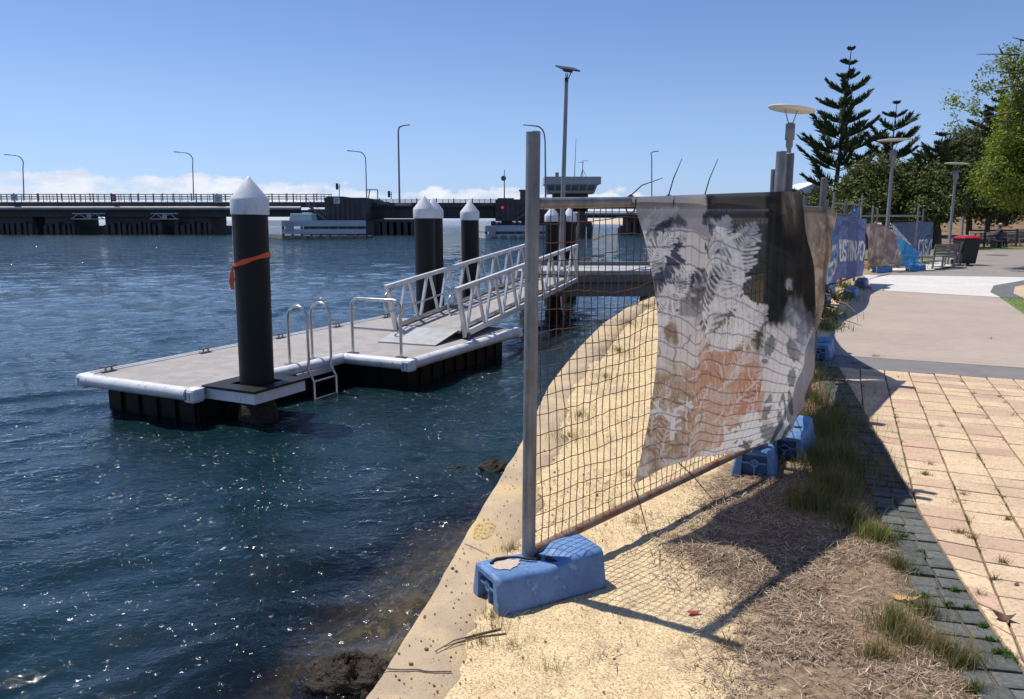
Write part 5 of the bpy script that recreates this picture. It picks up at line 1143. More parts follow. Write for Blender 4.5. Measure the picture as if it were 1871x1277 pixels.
# the bright green fig whose sprays reach in from the right
LG0,LG1=(.11,.165,.02),(.34,.37,.045)
cl=[blob(*c) for c in ((1852,290,27,38,48,1.4),(1870,230,27,34,50,1.4),(1815,320,26.5,26,34,1.0),(1845,350,26.5,40,30,1.2),(1885,330,27,50,60,1.5),(1895,180,27.5,50,60,1.5),(1862,125,27,22,28,.7),(1838,118,27,16,16,.4),(1858,180,27,14,10,.4),(1800,126,26.5,12,10,.35),(1826,112,26.5,12,9,.35),(1792,161,26.5,12,13,.35),(1815,158,26.5,7,5,.25),(1742,186,26,14,16,.35),(1744,216,26,11,14,.3),(1778,198,26,16,14,.4),(1836,262,26.5,22,22,.6),(1790,340,26.3,12,16,.4),(1850,92,27,14,10,.3))]
fb=at(1985,470,27); fig=leafy_tree('fig_tree','bright yellow-green leafy tree reaching in from the right edge','' or (fb.x,27,0),cl,7500,.062,LG0,LG1,M['leaf'],.30,None,41,limb=.05)
m=MB()
for pts in ([(1910,200),(1850,205),(1800,215),(1760,250),(1742,200)],[(1915,230),(1860,222),(1800,220),(1772,196)],[(1905,130),(1855,135),(1808,128)],[(1905,160),(1850,158),(1800,163)],[(1862,100),(1830,99),(1784,99)],[(1832,98),(1824,83)],[(1800,220),(1778,240),(1770,260)],[(1871,74),(1865,72),(1850,68)],[(1900,185),(1868,160),(1830,150)]):
    q=[at(x,y,26.6) for x,y in pts]; m.tube(q,[.035-.027*i/(len(q)-1) for i in range(len(q))],5,False)
m.build('bare_twigs',M['bark'],fig)
# ------------------------------------------------------------------ park furniture
def bench(label):
    o=empty('park_bench',(0,0,0),label,'bench','slatted park benches')
    for sx in (-.85,.85):
        m=MB(); m.bar((sx,.22,0),(sx,.20,.44),.06,.06); m.bar((sx,-.22,0),(sx,-.30,.86),.06,.06); m.bar((sx,.26,.40),(sx,-.26,.38),.06,.05); m.bar((sx,.20,.0),(sx,.32,.02),.06,.03); m.build('leg',M['galv'],o)
    for k in range(4): MB().box((-.95,-.20+.115*k,.42),(.95,-.11+.115*k,.455)).build('seat_slat',M['timber'],o)
    for k in range(4): z=.50+.10*k; y=-.255-.012*k*1.4; MB().obox((0,y,z+.03),(.95,0,0),(0,.014,0),(0,-.008,.04)).build('back_slat',M['timber'],o)
    return o
b1=bench('weathered slatted bench nearer the navy banner, seen from behind'); g_=G(1712,492); b1.location=(g_.x+.25,g_.y+.45,.012); b1.rotation_euler=(0,0,R(30)); b1.scale=(.72,.9,.95)
b2=copy_tree(b1); b2['label']='weathered slatted bench just in front of the red-lidded bin'; g_=G(1752,486); b2.location=(g_.x+.05,g_.y+.5,.012); b2.rotation_euler=(0,0,R(56))
for px,py,rz,lb in ((1862,446,180,'pale distant bench at the far right beyond the path'),(1690,446,20,'bench behind the navy banner and leaning trunk')):
    c=copy_tree(b1); c['label']=lb; g_=G(px,py+2); c.location=(g_.x,g_.y,.0); c.rotation_euler=(0,0,R(rz))
wb_=G(1762,484); wb=empty('wheelie_bin',wb_,'dark wheeled rubbish bin with a red lid behind the benches','bin')
x,y=wb_.x,wb_.y; m=MB(); 
def frus(m,x,y,z0,z1,w0,d0,w1,d1): m.add([(x-w0,y-d0,z0),(x+w0,y-d0,z0),(x+w0,y+d0,z0),(x-w0,y+d0,z0),(x-w1,y-d1,z1),(x+w1,y-d1,z1),(x+w1,y+d1,z1),(x-w1,y+d1,z1)],[(0,3,2,1),(4,5,6,7),(0,1,5,4),(1,2,6,5),(2,3,7,6),(3,0,4,7)])
frus(m,x,y,.06,.95,.25,.27,.31,.37); m.build('body',pm('dark_green_plastic',(.012,.018,.016),(.02,.028,.024),4,.5),wb,.02)
m=MB(); frus(m,x,y-.02,.955,1.0,.335,.40,.33,.39); frus(m,x,y-.02,1.0,1.06,.31,.37,.24,.26); m.build('lid',M['red'],wb,.01)
m=MB(); m.tube([(x-.27,y+.42,.98),(x+.27,y+.42,.98)],.018,8); m.build('handle',M['tar'],wb)
for s in (-1,1): MB().lathe((x+s*.28-.03,y+.28,.1),[(.1,0),(.1,.06)],14,(1,0,0)).build('wheel',M['tar'],wb)
cp=MB().lathe((x+.05,y-.1,1.06),[(.04,0),(.05,.16),(.052,.165),(.0,.166)],12); tag(cp.build('paper_cup',M['white']),'white paper cup left standing on the red bin lid','cup')
# distant picnic tables and the seated person
def picnic(px,py,label,rz):
    g_=G(px,py); o=empty('picnic_table',(0,0,0),label,'picnic table','picnic tables under the trees')
    m=MB(); m.box((-.95,-.4,.70),(.95,.4,.76)); m.build('table_top',M['timber'],o)
    for s in (-1,1): MB().box((-.95,s*.78-.14,.42),(.95,s*.78+.14,.47)).build('seat',M['timber'],o)
    for s in (-1,1): m=MB(); m.bar((s*.6,-.75,0),(s*.6,-.2,.7),.07,.07); m.bar((s*.6,.75,0),(s*.6,.2,.7),.07,.07); m.bar((s*.6,-.8,.4),(s*.6,.8,.4),.06,.06); m.build('leg',M['galv'],o)
    o.location=g_; o.rotation_euler=(0,0,R(rz)); return o
picnic(1800,446,'picnic table in the shade just right of the bin',10); picnic(1834,449,'picnic table the seated person leans on',0)
pg_=G(1820,452); ps=empty('person',pg_,'seated person in dark clothes and pale cap at a shaded picnic table','person')
def skin_body(name,verts,edges,mat,parent,base):
    me=bpy.data.meshes.new(name); me.from_pydata([v[:3] for v in verts],edges,[]); o=bpy.data.objects.new(name,me); C.objects.link(o); o.parent=parent; me.materials.append(mat)
    sk=o.modifiers.new('skin','SKIN'); o.modifiers.new('sub','SUBSURF').levels=1
    for d,v in zip(me.skin_vertices[0].data,verts): d.radius=(v[3],v[3])
    me.skin_vertices[0].data[0].use_root=True; return o
skn=pm('skin',(.42,.25,.18),(.36,.20,.14),6,.55); drk=pm('dark_clothes',(.035,.04,.055),(.06,.065,.08),6,.85)
bd=[(0,0,.50,.16),(.02,0,.75,.15),(.06,0,.98,.17),(.09,0,1.12,.06),(.12,0,1.24,.095),(.14,0,1.33,.085),(.06,.2,1.02,.065),(.22,.26,.82,.05),(.46,.18,.80,.04),(.06,-.2,1.02,.065),(.22,-.26,.82,.05),(.46,-.18,.80,.04),(.10,.1,.50,.10),(.48,.12,.52,.075),(.50,.12,.08,.05),(.62,.12,.04,.04),(.10,-.1,.50,.10),(.48,-.12,.52,.075),(.50,-.12,.08,.05),(.62,-.12,.04,.04)]
skin_body('body',bd,[(0,1),(1,2),(2,3),(3,4),(4,5),(2,6),(6,7),(7,8),(2,9),(9,10),(10,11),(0,12),(12,13),(13,14),(14,15),(0,16),(16,17),(17,18),(18,19)],drk,ps,pg_)
MB().ball((pg_.x+.13,pg_.y,1.29),(.10,.09,.12),12,8).build('head',skn,ps)
m=MB(); m.ball((pg_.x+.12,pg_.y,1.35),(.115,.10,.085),12,8); m.obox((pg_.x+.24,pg_.y,1.34),(.07,0,-.01),(0,.07,0),(0,0,.008)); m.build('cap',M['concrete'],ps)
MB().box((pg_.x-.25,pg_.y-.3,.42),(pg_.x+.15,pg_.y+.3,.46)).box((pg_.x-.2,pg_.y-.25,0),(pg_.x-.14,pg_.y+.25,.42)).box((pg_.x+.05,pg_.y-.25,0),(pg_.x+.1,pg_.y+.25,.42)); 
m=MB(); m.box((pg_.x-.22,pg_.y-.35,.36),(pg_.x+.2,pg_.y+.35,.415)); m.box((pg_.x-.18,pg_.y-.3,0),(pg_.x-.12,pg_.y+.3,.36)); m.box((pg_.x+.1,pg_.y-.3,0),(pg_.x+.16,pg_.y+.3,.36)); tag(m.build('stool',M['timber']),'low wooden seat under the seated person','seat')
for k,(x0,x1,py,lb) in enumerate(((1773,1860,421,'dark low rail fence in front of the picnic tables'),)):
    a=at(x0,py,47); b=at(x1,py,47); o=empty('rail_fence',(a.x,47,0),lb,'fence'); MB().bar(a,b,.08,.10).build('rail',M['darkmetal'],o)
    for t in (0,.33,.66,1): p=a.lerp(b,t); MB().bar((p.x,47.06,0),(p.x,47.06,p.z+.1),.09,.09).build('post',M['darkmetal'],o)
# white sail-like roof behind the shrubs
Y=72; o=empty('white_building',(at(1480,400,Y).x,Y,0),'white roofed building glimpsed between the banner posts and the tallest pine','building')
a,b,c,d=at(1452,349,Y),at(1500,332,Y),at(1512,343,Y),at(1512,352,Y); m=MB(); dp=Vector((0,6,0))
m.add([a,at(1500,330,Y),at(1514,338,Y),at(1514,353,Y),at(1452,353,Y)]+[p+dp for p in (a,at(1500,330,Y),at(1514,338,Y),at(1514,353,Y),at(1452,353,Y))],[(0,1,2,3,4),(9,8,7,6,5),(0,5,6,1),(1,6,7,2),(2,7,8,3),(4,9,5,0),(3,8,9,4)]); m.build('roof',M['white'],o)
m=MB(); p,q=at(1456,353.5,Y),at(1512,353.5,Y); m.box((p.x,Y+.3,0),(q.x,Y+5.5,p.z)); m.build('wall',M['bpale'],o)
# ------------------------------------------------------------------ rocks
def rock(c,r,label,seed):
    n_=48; th=np.linspace(0,2*math.pi,n_,endpoint=False); ph=np.linspace(0,math.pi/2*1.15,22); TH,PH=np.meshgrid(th,ph); d=1+.6*(fbm(np.cos(TH)*2.2+5+np.sin(PH)*2,np.sin(TH)*2.2+PH*2.2,seed,5)-.5)+.45*(fbm(np.cos(TH)*9+np.sin(PH)*6,np.sin(TH)*9+PH*6,seed+2,4)-.5)
    V=np.stack([c[0]+r[0]*d*np.sin(PH)*np.cos(TH),c[1]+r[1]*d*np.sin(PH)*np.sin(TH),c[2]+r[2]*d*np.cos(PH)],-1).reshape(-1,3)
    i=np.arange(21)[:,None]*n_; j=np.arange(n_)[None,:]; Q=np.stack([i+j,i+n_+j,i+n_+(j+1)%n_,i+(j+1)%n_],-1).reshape(-1,4); return tag(np_mesh('rock',V,Q,M['rock']),label,'rock')
g_=G(640,1238,WATER); rock((g_.x-.0,g_.y+.02,WATER-.10),(.30,.20,.20),'dark weed-covered rock breaking the water at the foot of the seawall, bottom of view',51)
g_=G(907,856,WATER); rock((g_.x,g_.y,WATER-.07),(.20,.12,.15),'small dark rock poking out of the water left of the fence post',52)
g_=G(840,855,WATER); rock((g_.x,g_.y,WATER-.10),(.22,.10,.105),'low weedy rock barely awash beside the small dark rock',53)
# ------------------------------------------------------------------ grass, straw, weeds, leaves
def blades(P,L,lean_dir,lean,width,cols,seg=3,lo=.35):
    """curved tapering blades: P (n,3), L (n,), lean_dir (n,) angle, lean (n,) 0..1.6, width (n,)"""
    n_=len(P); dx,dy=np.cos(lean_dir),np.sin(lean_dir); sx,sy=-dy,dx; tw=rng.uniform(-.9,.9,n_); wx=sx*np.cos(tw)+dx*np.sin(tw); wy=sy*np.cos(tw)+dy*np.sin(tw)
    V=[]; ang=lean[:,None]*np.linspace(lo,1.25 if lo<.5 else 1.04,seg+1)[None]; x=np.zeros(n_);z=np.zeros(n_)
    pos=[np.stack([P[:,0],P[:,1],P[:,2]],-1)]
    for k in range(seg):
        x=x+L/seg*np.sin(ang[:,k]); z=z+L/seg*np.cos(ang[:,k]); pos.append(np.stack([P[:,0]+dx*x,P[:,1]+dy*x,np.maximum(P[:,2]+z,P[:,2]+.003)],-1))
    for k in range(seg+1):
        w=(width*(1-.92*(k/seg)**1.3))[:,None]*.5; o=np.stack([wx,wy,np.zeros(n_)],-1)*w; V+= [pos[k]-o,pos[k]+o]
    V=np.stack(V,1); m_=2*(seg+1); b=np.arange(n_)[:,None]*m_; Q=np.concatenate([b+np.array([[2*k,2*k+1,2*k+3,2*k+2]]) for k in range(seg)],0)
    return V.reshape(-1,3),Q,np.repeat(cols,m_,0)
class Blades:
    def __init__(s): s.V=[];s.Q=[];s.c=[];s.n=0
    def add(s,*a,**k):
        V,Q,c=blades(*a,**k); s.V.append(V); s.Q.append(Q+s.n); s.c.append(c); s.n+=len(V)
    def build(s,name,m,parent=None): return np_mesh(name,np.concatenate(s.V),np.concatenate(s.Q),m,parent,False,np.concatenate(s.c))
M['grass']=vcm('grass_blades',.65,0,50,.25,.25,0)
M['straw']=vcm('dry_straw',.85,0,50,.2,.1,0)
def cols_(n_,a,b,p=1.0): t=rng.random((n_,1))**p; return (np.array(a)*(1-t)+np.array(b)*t)*rng.uniform(.7,1.25,(n_,1))
def cand(n_,x0,x1,y0,y1,f):
    x=rng.uniform(x0,x1,n_); y=y0+(y1-y0)*rng.random(n_)**1.5; k=rng.random(n_)<f(x,y); return x[k],y[k]
def open_(x,y): return (x>wallx(y)+.36)&(x<sett_left(y)+.02)
def strawd(x,y): return np.clip(smooth(1.25,.4,sett_left(y)-x)*1.0+.5*np.exp(-(((x-1.15)/.42)**2+((y-3.62)/.42)**2))+(fbm(x*1.3,y*1.3,21)-.52)*1.6,0,1)*open_(x,y)*(1-.85*smooth(.50,.58,fbm(x*2.4+4,y*2.4,77)))  # same round term packs blades into the banner's shadow to darken it
# lying straw and dead stems
S_=Blades(); x,y=cand(300000,-.5,3.4,1.9,9,lambda x,y: strawd(x,y)*.6*np.clip(4/ np.maximum(y,1),.35,1)); n_=len(x)
S_.add(np.stack([x,y,gz(x,y)+rng.uniform(.001,.014,n_)],-1),rng.uniform(.025,.08,n_),rng.uniform(0,6.28,n_),rng.uniform(1.3,1.56,n_),rng.uniform(.002,.0055,n_),cols_(n_,(.17,.115,.085),(.66,.53,.37),1.4) ,seg=2,lo=.93)
k=int(n_*.35); x2,y2=x[:k]+.01,y[:k]; S_.add(np.stack([x2,y2,gz(x2,y2)+.002],-1),rng.uniform(.012,.04,k),rng.uniform(0,6.28,k),rng.uniform(1.2,1.5,k),rng.uniform(.003,.007,k),cols_(k,(.10,.055,.05),(.24,.15,.12)),seg=2,lo=.9)
# sparse litter over the open sand
x,y=cand(26000,-.5,3.4,1.9,12,lambda x,y: open_(x,y)*np.clip(smooth(.5,.62,fbm(x*1.7,y*1.7,91)),.06,1)*.6); n_=len(x)
S_.add(np.stack([x,y,gz(x,y)+.003],-1),rng.uniform(.015,.06,n_),rng.uniform(0,6.28,n_),rng.uniform(.9,1.5,n_),rng.uniform(.001,.0026,n_),cols_(n_,(.22,.15,.08),(.40,.31,.17)),seg=2,lo=.8)
tag(S_.build('dry_straw',M['straw']),'matted dry straw and dead stems on the sandy verge',None,None,'stuff')
# short dry grass across the sand
GR=Blades()
def patch(cx,cy,rx,ry,n_,L0,L1,ca_,cb_,w=.0022,ld=None,ln=(.2,1.0),px=True):
    c=G(cx,cy) if px else Vector((cx,cy,0)); a=rng.uniform(0,6.28,n_); r=np.abs(rng.normal(0,.55,n_)); x=c.x+rx*r*np.cos(a); y=c.y+ry*r*np.sin(a)
    GR.add(np.stack([x,y,np.maximum(gz(x,y),-.004)-.003],-1),rng.uniform(L0,L1,n_),rng.uniform(0,6.28,n_) if ld is None else rng.normal(ld,.8,n_),rng.uniform(ln[0],ln[1],n_),rng.uniform(w*.6,w*1.4,n_),cols_(n_,ca_,cb_))
DRY=((.20,.17,.07),(.40,.32,.16)); GRN=((.09,.12,.025),(.22,.23,.07)); OLV=((.11,.115,.035),(.26,.22,.085)); LUSH=((.035,.075,.012),(.10,.16,.03))
# low green-brown patches along the seawall, seen through the mesh
for (cx,cy,rx,ry,n_) in ((1150,590,.75,1.6,1500),(1130,640,.55,1.2,1200),(1105,690,.35,.7,600),(1060,760,.30,.5,420),(1040,800,.3,.35,380),(1180,560,.7,1.3,900)): patch(cx,cy,rx,ry,n_,.02,.07,*OLV)
x,y=cand(9000,-.3,4,3.6,16,lambda x,y: (x>wallx(y)+.45)&(x<wallx(y)+2.2)&(x<sett_left(np.minimum(y,9))+.6)&(fbm(x*1.5,y*1.5,55)>.52)); n_=len(x)
GR.add(np.stack([x,y,gz(x,y)-.003],-1),rng.uniform(.02,.06,n_),rng.uniform(0,6.28,n_),rng.uniform(.3,1.2,n_),rng.uniform(.0012,.003,n_),cols_(n_,*OLV))
for (cx,cy,n_) in ((935,1005,160),(900,1130,90),(880,1180,110),(935,1190,80),(1020,1090,70),(1160,955,90),(1145,870,80),(1230,985,60),(1290,930,70),(1330,1180,90),(1000,1230,60),(905,1150,60)): patch(cx,cy,.09,.07,n_,.02,.075,(.16,.14,.05),(.34,.27,.12),.0018)
# the tall dark strip between fence and pavers
for (cx,cy,rx,ry,n_,L1) in ((1480,930,.22,.22,900,.20),(1520,900,.20,.3,900,.22),(1545,850,.16,.3,700,.20),(1490,850,.2,.3,800,.20),(1500,790,.22,.45,900,.22),(1530,770,.2,.5,700,.20),(1560,960,.12,.10,420,.17),(1470,780,.2,.5,600,.22),(1490,740,.3,.7,600,.22),(1500,690,.3,1.0,500,.18),(1590,985,.14,.10,420,.14)): patch(cx,cy,rx,ry,n_,.05,L1,*(OLV if cx!=1590 else ((.14,.16,.04),(.34,.32,.12))),w=.0032)
x,y=cand(7000,1.9,4.2,4.6,10,lambda x,y:(x<sett_left(y)+.25)&(x>np.interp(y,[4.6,7,9.4],[1.75,2.6,3.8]))); n_=len(x)
GR.add(np.stack([x,y,gz(x,y)-.004],-1),rng.uniform(.05,.20,n_),rng.uniform(0,6.28,n_),rng.uniform(.2,1.0,n_),rng.uniform(.002,.004,n_),cols_(n_,(.08,.09,.025),(.24,.21,.08)))
# tufts bottom right
for (cx,cy,rx,ry,n_,L1,pal) in ((1630,1150,.10,.06,650,.15,((.13,.15,.05),(.30,.28,.12))),(1660,1170,.12,.07,500,.16,DRY),(1720,1190,.12,.06,420,.13,DRY),(1690,1120,.08,.06,260,.12,OLV),(1640,1035,.08,.09,420,.09,OLV),(1610,985,.10,.07,520,.10,GRN),(1760,1215,.10,.05,420,.10,OLV),(1600,1195,.14,.06,300,.10,DRY),(1780,1262,.06,.04,220,.07,GRN)): patch(cx,cy,rx,ry,n_,.03,L1,*pal,w=.0026)
x,y=cand(9000,.9,2.6,1.9,5,lambda x,y: open_(x,y)*smooth(.55,.1,sett_left(y)-x)*.55); n_=len(x)
GR.add(np.stack([x,y,gz(x,y)-.003],-1),rng.uniform(.02,.09,n_),rng.uniform(0,6.28,n_),rng.uniform(.3,1.2,n_),rng.uniform(.0014,.003,n_),cols_(n_,(.20,.17,.07),(.42,.34,.19)))
# weeds in the joints of pavers and setts
for (cx,cy,n_,s_) in ((1690,868,150,.05),(1760,905,80,.05),(1752,975,150,.05),(1775,985,120,.04),(1830,1030,130,.05),(1840,950,60,.04),(1720,780,60,.05),(1600,652,160,.14),(1585,675,160,.12),(1700,850,60,.05),(1810,620,40,.08),(1560,665,120,.14),(1640,690,40,.10),(1748,920,50,.05),(1850,760,40,.06),(1780,720,40,.06),(1790,1090,60,.04),(1815,1060,50,.03)): patch(cx,cy,s_,s_*.6,n_,.01,.06,*OLV,w=.003,ln=(.5,1.3))
for (cx,cy,n_,s_) in ((1830,1195,420,.045),(1842,1205,300,.04),(1680,1010,150,.025),(1690,1090,160,.03),(1745,1080,160,.03),(1735,1105,120,.03),(1675,1045,80,.02),(1795,1145,100,.025),(1765,1112,90,.02),(1650,980,160,.04),(1810,1170,120,.03)): patch(cx,cy,s_,s_*.6,n_,.008,.035,*LUSH,w=.006,ln=(.5,1.4))
# along joints at random
for k in range(420):
    i=random.randint(-6,16); t=random.uniform(-34,0); c=P0+PA*(.236*i)+PB*(.2*t)
    if c.x<sett_right(c.y)+.1 or c.y>band_y(c.x)-.1 or c.y<1.8: continue
    patch(c.x,c.y,.02,.04,random.randint(10,40),.008,.042,*OLV,w=.0042,ln=(.5,1.4),px=False)
# under the far banners, edge of path
for (cx,cy,rx,ry,n_,L1) in ((1525,545,.4,1.0,500,.30),(1512,575,.3,.8,400,.25),(1545,525,.4,1.2,400,.3),(1600,490,1.2,.3,500,.25),(1640,490,1.2,.3,500,.25),(1690,483,.8,.5,400,.3),(1508,600,.3,.6,300,.2)): patch(cx,cy,rx,ry,n_,.06,L1,(.07,.10,.02),(.26,.24,.08),w=.008)
# lawns
x,y=cand(22000,8.3,15,11,16.4,lambda x,y:(x>np.interp(y,[8.9,11.7,16.35],[9.2,8.22,10.5]))); n_=len(x)
GR.add(np.stack([x,y,np.full(n_,.008)],-1),rng.uniform(.02,.05,n_),rng.uniform(0,6.28,n_),rng.uniform(.2,.9,n_),rng.uniform(.003,.006,n_),cols_(n_,(.07,.14,.02),(.17,.24,.05)))
tag(GR.build('grass',M['grass']),'patchy grass, tufts and weeds on the verge, joints and lawn',None,None,'stuff')
# sticks and litter
def stick(pts,r,label,z=.012):
    q=[]
    for i,p in enumerate(pts): g_=G(*p[:2],p[2] if len(p)>2 else z); g_.z=max(g_.z,float(gz(g_.x,g_.y))+r); q.append(g_)
    o=MB().tube(q,[r*(1-.6*i/(len(q)-1)) for i in range(len(q))],6).build('dry_stick',M['twig']); tag(o,label,'stick')
stick([(915,1150),(870,1160),(830,1170),(795,1190)],.005,'curved dry runner lying across the concrete cap, upper of a pair'); stick([(925,1160),(880,1163),(840,1172),(812,1182)],.004,'dry runner curving across the concrete cap, lower of a pair')
M['dryleaf']=pm('tan_dry_leaf',(.52,.34,.15),(.42,.25,.10),30,.7); M['redleaf']=pm('red_leaf',(.36,.055,.03),(.25,.04,.02),30,.6); M['brownleaf']=pm('brown_leaf',(.09,.045,.03),(.14,.07,.04),30,.7)
def leaf(px,py,L,W,rz,m,label,curl=.3,z=.012):
    g_=G(px,py,z); V=[];n_=9
    for i in range(n_):
        t=i/(n_-1); w=W*math.sin(math.pi*min(.98,max(.03,t**.8)))*.5; zz=curl*L*(t-.5)**2*2
        for s in (-1,0,1): V.append((t*L-L/2,s*w,zz+abs(s)*w*.5*curl+.002))
    fs=[(i*3+k,(i+1)*3+k,(i+1)*3+k+1,i*3+k+1) for i in range(n_-1) for k in (0,1)]
    o_=len(V); V2=V+[(x,y,z_-.0012) for x,y,z_ in V]; fs+=[tuple(o_+q for q in f[::-1]) for f in fs]
    mb=MB().add(V2,fs,True); mb.tube([V[1],(-L/2-.25*L,0,V[1][2])],[.0015,.001],5); o=mb.build('fallen_leaf',m); o.location=(g_.x,g_.y,float(max(gz(g_.x,g_.y),0))+.006); o.rotation_euler=(random.uniform(-.2,.2),random.uniform(-.2,.2),rz); tag(o,label,'leaf','fallen leaves')
leaf(1268,1118,.065,.032,.2,M['redleaf'],'red fallen leaf on the sand inside the fence shadow'); leaf(1645,1098,.08,.034,-.9,M['dryleaf'],'large tan curled leaf in the straw by the setts, left of a pair',.6); leaf(1662,1094,.10,.036,-.5,M['dryleaf'],'large tan curled leaf touching the setts, right of a pair',.6)
leaf(1835,1130,.085,.045,-.5,M['brownleaf'],'dark brown curled leaf on the pale pavers near the right edge',.9); leaf(1858,1066,.03,.02,.6,M['brownleaf'],'tiny dark leaf scrap on the pavers at the right edge'); leaf(1507,1075,.035,.018,.3,M['redleaf'],'tiny red leaf scrap in the dry straw')
leaf(1610,1122,.05,.02,1.2,M['dryleaf'],'tan leaf pressed flat in the straw mat'); 
# debris of branches under the lettered banner
m=MB()
for k in range(26):
    a=at(random.uniform(1495,1535),random.uniform(530,570),random.uniform(11.8,13.8)); a.z=max(.03,min(a.z,.5)); d=Vector((random.uniform(-.35,.3),random.uniform(-.8,.8),random.uniform(-.1,.2))); m.tube([a,a+d*.5+Vector((0,0,.05)),a+d],[.02,.015,.006],5)
tag(m.build('branch_pile',M['twig']),'heap of broken dry branches under the left end of the lettered banner','branches')
P=[];N=[];cl=[];sz=[]
c=at(1517,556,12.6)
for k in range(260): P.append((c.x-.2+random.gauss(0,.16),c.y+random.gauss(0,.3),abs(random.gauss(.10,.10))+.02)); N.append((0,0,1)); sz.append(random.uniform(.03,.06)); t=random.random(); cl.append((.06+.18*t,.09+.14*t,.02+.05*t))
V,Q,cq=leaf_quads(P,N,sz,cl); tag(np_mesh('weeds',V,Q,M['leaf'],None,False,cq),'leafy weeds sprouting through the branch heap under the lettered banner',None,None,'stuff')
# sand pebbles
PB_=MB(); rr=random.Random(4)
for k in range(420):
    y=1.9+3.5*rr.random()**1.6; x=float(wallx(y))+.03+abs(rr.gauss(0,.35)); r=rr.uniform(.002,.006)*(1+.8*(rr.random()<.06)); PB_.ball((x,y,float(gz(x,y))+.004+r*.3),(r,r*.8,r*.6),6,4)
tag(PB_.build('gravel',pm('dark_gravel',(.13,.09,.055),(.28,.2,.12),60,.9)),'scattered grit on the seawall cap',None,None,'stuff')
# ------------------------------------------------------------------ sky, sun, camera
sun_dir=Vector((-.80,.50,2.02)).normalized()
W_=bpy.data.worlds.new('World'); bpy.context.scene.world=W_; W_.use_nodes=True; t=W_.node_tree; nd=t.nodes; nd.clear(); lk=t.links.new
ou=nd.new('ShaderNodeOutputWorld'); bg=nd.new('ShaderNodeBackground'); sk=nd.new('ShaderNodeTexSky'); sk.sky_type='NISHITA'; sk.sun_disc=False
sk.sun_elevation=math.asin(sun_dir.z); sk.sun_rotation=math.atan2(sun_dir.x,sun_dir.y); sk.air_density=1.0; sk.dust_density=.35; sk.ozone_density=2.0; sk.altitude=0
bg.inputs[1].default_value=.125
tc=nd.new('ShaderNodeTexCoord'); sp=nd.new('ShaderNodeSeparateXYZ'); lk(tc.outputs['Generated'],sp.inputs[0])
def mth(op,a,b=0.0,clamp=False):
    n=nd.new('ShaderNodeMath'); n.operation=op; n.use_clamp=clamp
    for s,v in ((n.inputs[0],a),(n.inputs[1],b)):
        if hasattr(v,'is_linked'): lk(v,s)
        else: s.default_value=v
    return n.outputs[0]
def nse(scale,sc,det=6,rough=.6):
    mp=nd.new('ShaderNodeMapping'); mp.inputs['Scale'].default_value=sc; lk(tc.outputs['Generated'],mp.inputs[0]); n=nd.new('ShaderNodeTexNoise'); n.inputs['Scale'].default_value=scale; n.inputs['Detail'].default_value=det; n.inputs['Roughness'].default_value=rough; lk(mp.outputs[0],n.inputs[0]); return n.outputs[0]
def rmp(f,st):
    n=nd.new('ShaderNodeValToRGB'); lk(f,n.inputs[0]); e=n.color_ramp.elements
    while len(e)<len(st): e.new(.5)
    for i,(p,c) in enumerate(st): e[i].position=p; e[i].color=(c,c,c,1) if isinstance(c,(int,float)) else (*c,1)
    return n.outputs[0]
az=mth('ARCTAN2',sp.outputs[0],sp.outputs[1]); z=sp.outputs[2]
topn=nse(11,(1,1,1.6),7,.62); big=nse(2.1,(1,1,.2),3,.5)
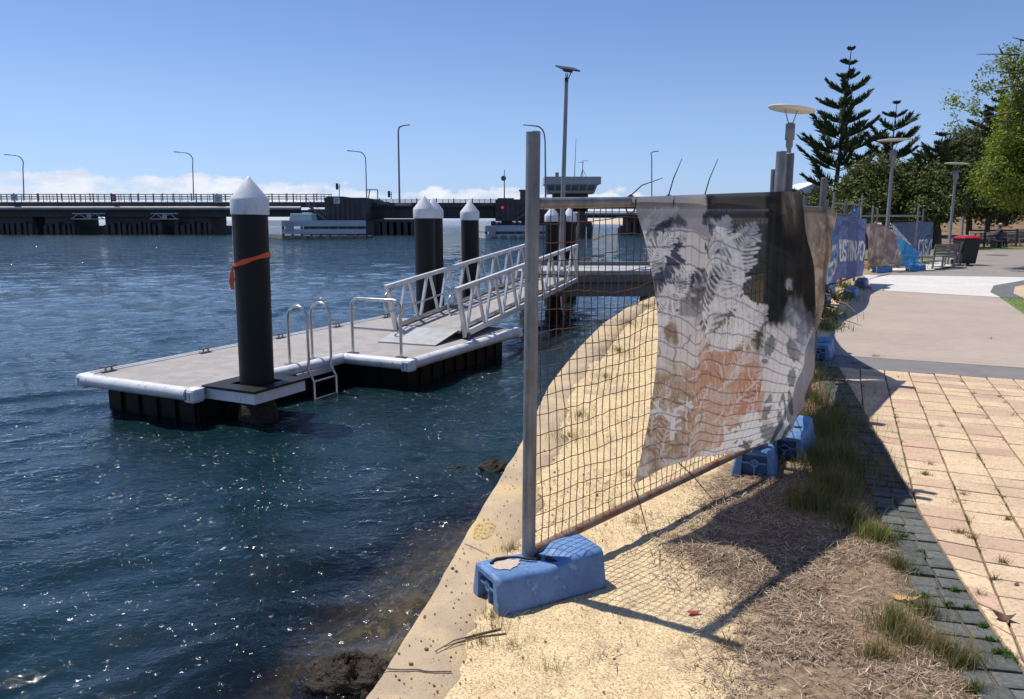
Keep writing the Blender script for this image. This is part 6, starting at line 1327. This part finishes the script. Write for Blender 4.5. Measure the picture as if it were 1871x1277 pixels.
# ragged cloud bank low on the horizon, higher on the left, broken to the right
lvl=mth('ADD',mth('MULTIPLY',mth('SUBTRACT',topn,.5),.075),mth('ADD',.053,mth('MULTIPLY',mth('SUBTRACT',big,.5),.05)))
lvl=mth('SUBTRACT',lvl,mth('MULTIPLY',mth('ADD',az,.42),.036))
cm=mth('MULTIPLY',mth('SUBTRACT',lvl,z),230,True)
brk=rmp(nse(11,(1,1,2.5),5,.6),[(.36,.35),(.5,1.0)]); cm=mth('MULTIPLY',mth('MULTIPLY',cm,brk),rmp(mth('ADD',z,.5),[(.497,0.0),(.503,.96)]))
sh=rmp(nse(16,(1,1,3),6,.65),[(.36,0.0),(.64,1.0)])
mx=nd.new('ShaderNodeMix'); mx.data_type='RGBA'; lk(sh,mx.inputs[0]); mx.inputs[6].default_value=(5.0,5.7,7.0,1); mx.inputs[7].default_value=(7.3,7.6,8.2,1)
m2=nd.new('ShaderNodeMix'); m2.data_type='RGBA'; lk(cm,m2.inputs[0]); tn=rmp(sp.outputs[2],[(0,(.55,.74,1.45)),(.03,(.60,.76,1.27)),(.075,(.65,.77,1.12)),(.134,(.73,.80,1.04)),(.24,(.672,.752,.985)),(1,(.68,.745,.98))])
mt=nd.new('ShaderNodeMix'); mt.data_type='RGBA'; mt.blend_type='MULTIPLY'; mt.inputs[0].default_value=1; lk(sk.outputs[0],mt.inputs[6]); lk(tn,mt.inputs[7]); lk(mt.outputs[2],m2.inputs[6]); lk(mx.outputs[2],m2.inputs[7]); lk(m2.outputs[2],bg.inputs[0]); lk(bg.outputs[0],ou.inputs[0])
sd=bpy.data.lights.new('sun','SUN'); sd.energy=4.9; sd.angle=R(.53); sd.color=(1.0,.955,.88); so=bpy.data.objects.new('sun',sd); C.objects.link(so); so.rotation_euler=sun_dir.to_track_quat('Z','Y').to_euler()
cd=bpy.data.cameras.new('camera'); co=bpy.data.objects.new('camera',cd); C.objects.link(co); co.location=(0,0,EYE); co.rotation_euler=(math.pi/2-PITCH,0,0); cd.sensor_fit='HORIZONTAL'; cd.sensor_width=36; cd.lens=36*F/1871; cd.clip_start=.05; cd.clip_end=9000
sc=bpy.context.scene; sc.camera=co; sc.render.engine='CYCLES'; sc.cycles.use_denoising=True; sc.cycles.max_bounces=8; sc.cycles.transparent_max_bounces=16; sc.cycles.sample_clamp_indirect=6; sc.cycles.caustics_reflective=False; sc.cycles.caustics_refractive=False
try: sc.cycles.denoiser='OPENIMAGEDENOISE'
except Exception: pass
vs=sc.view_settings; vs.view_transform='Standard'; vs.look='None'; vs.exposure=0; vs.gamma=1; vs.use_curve_mapping=False
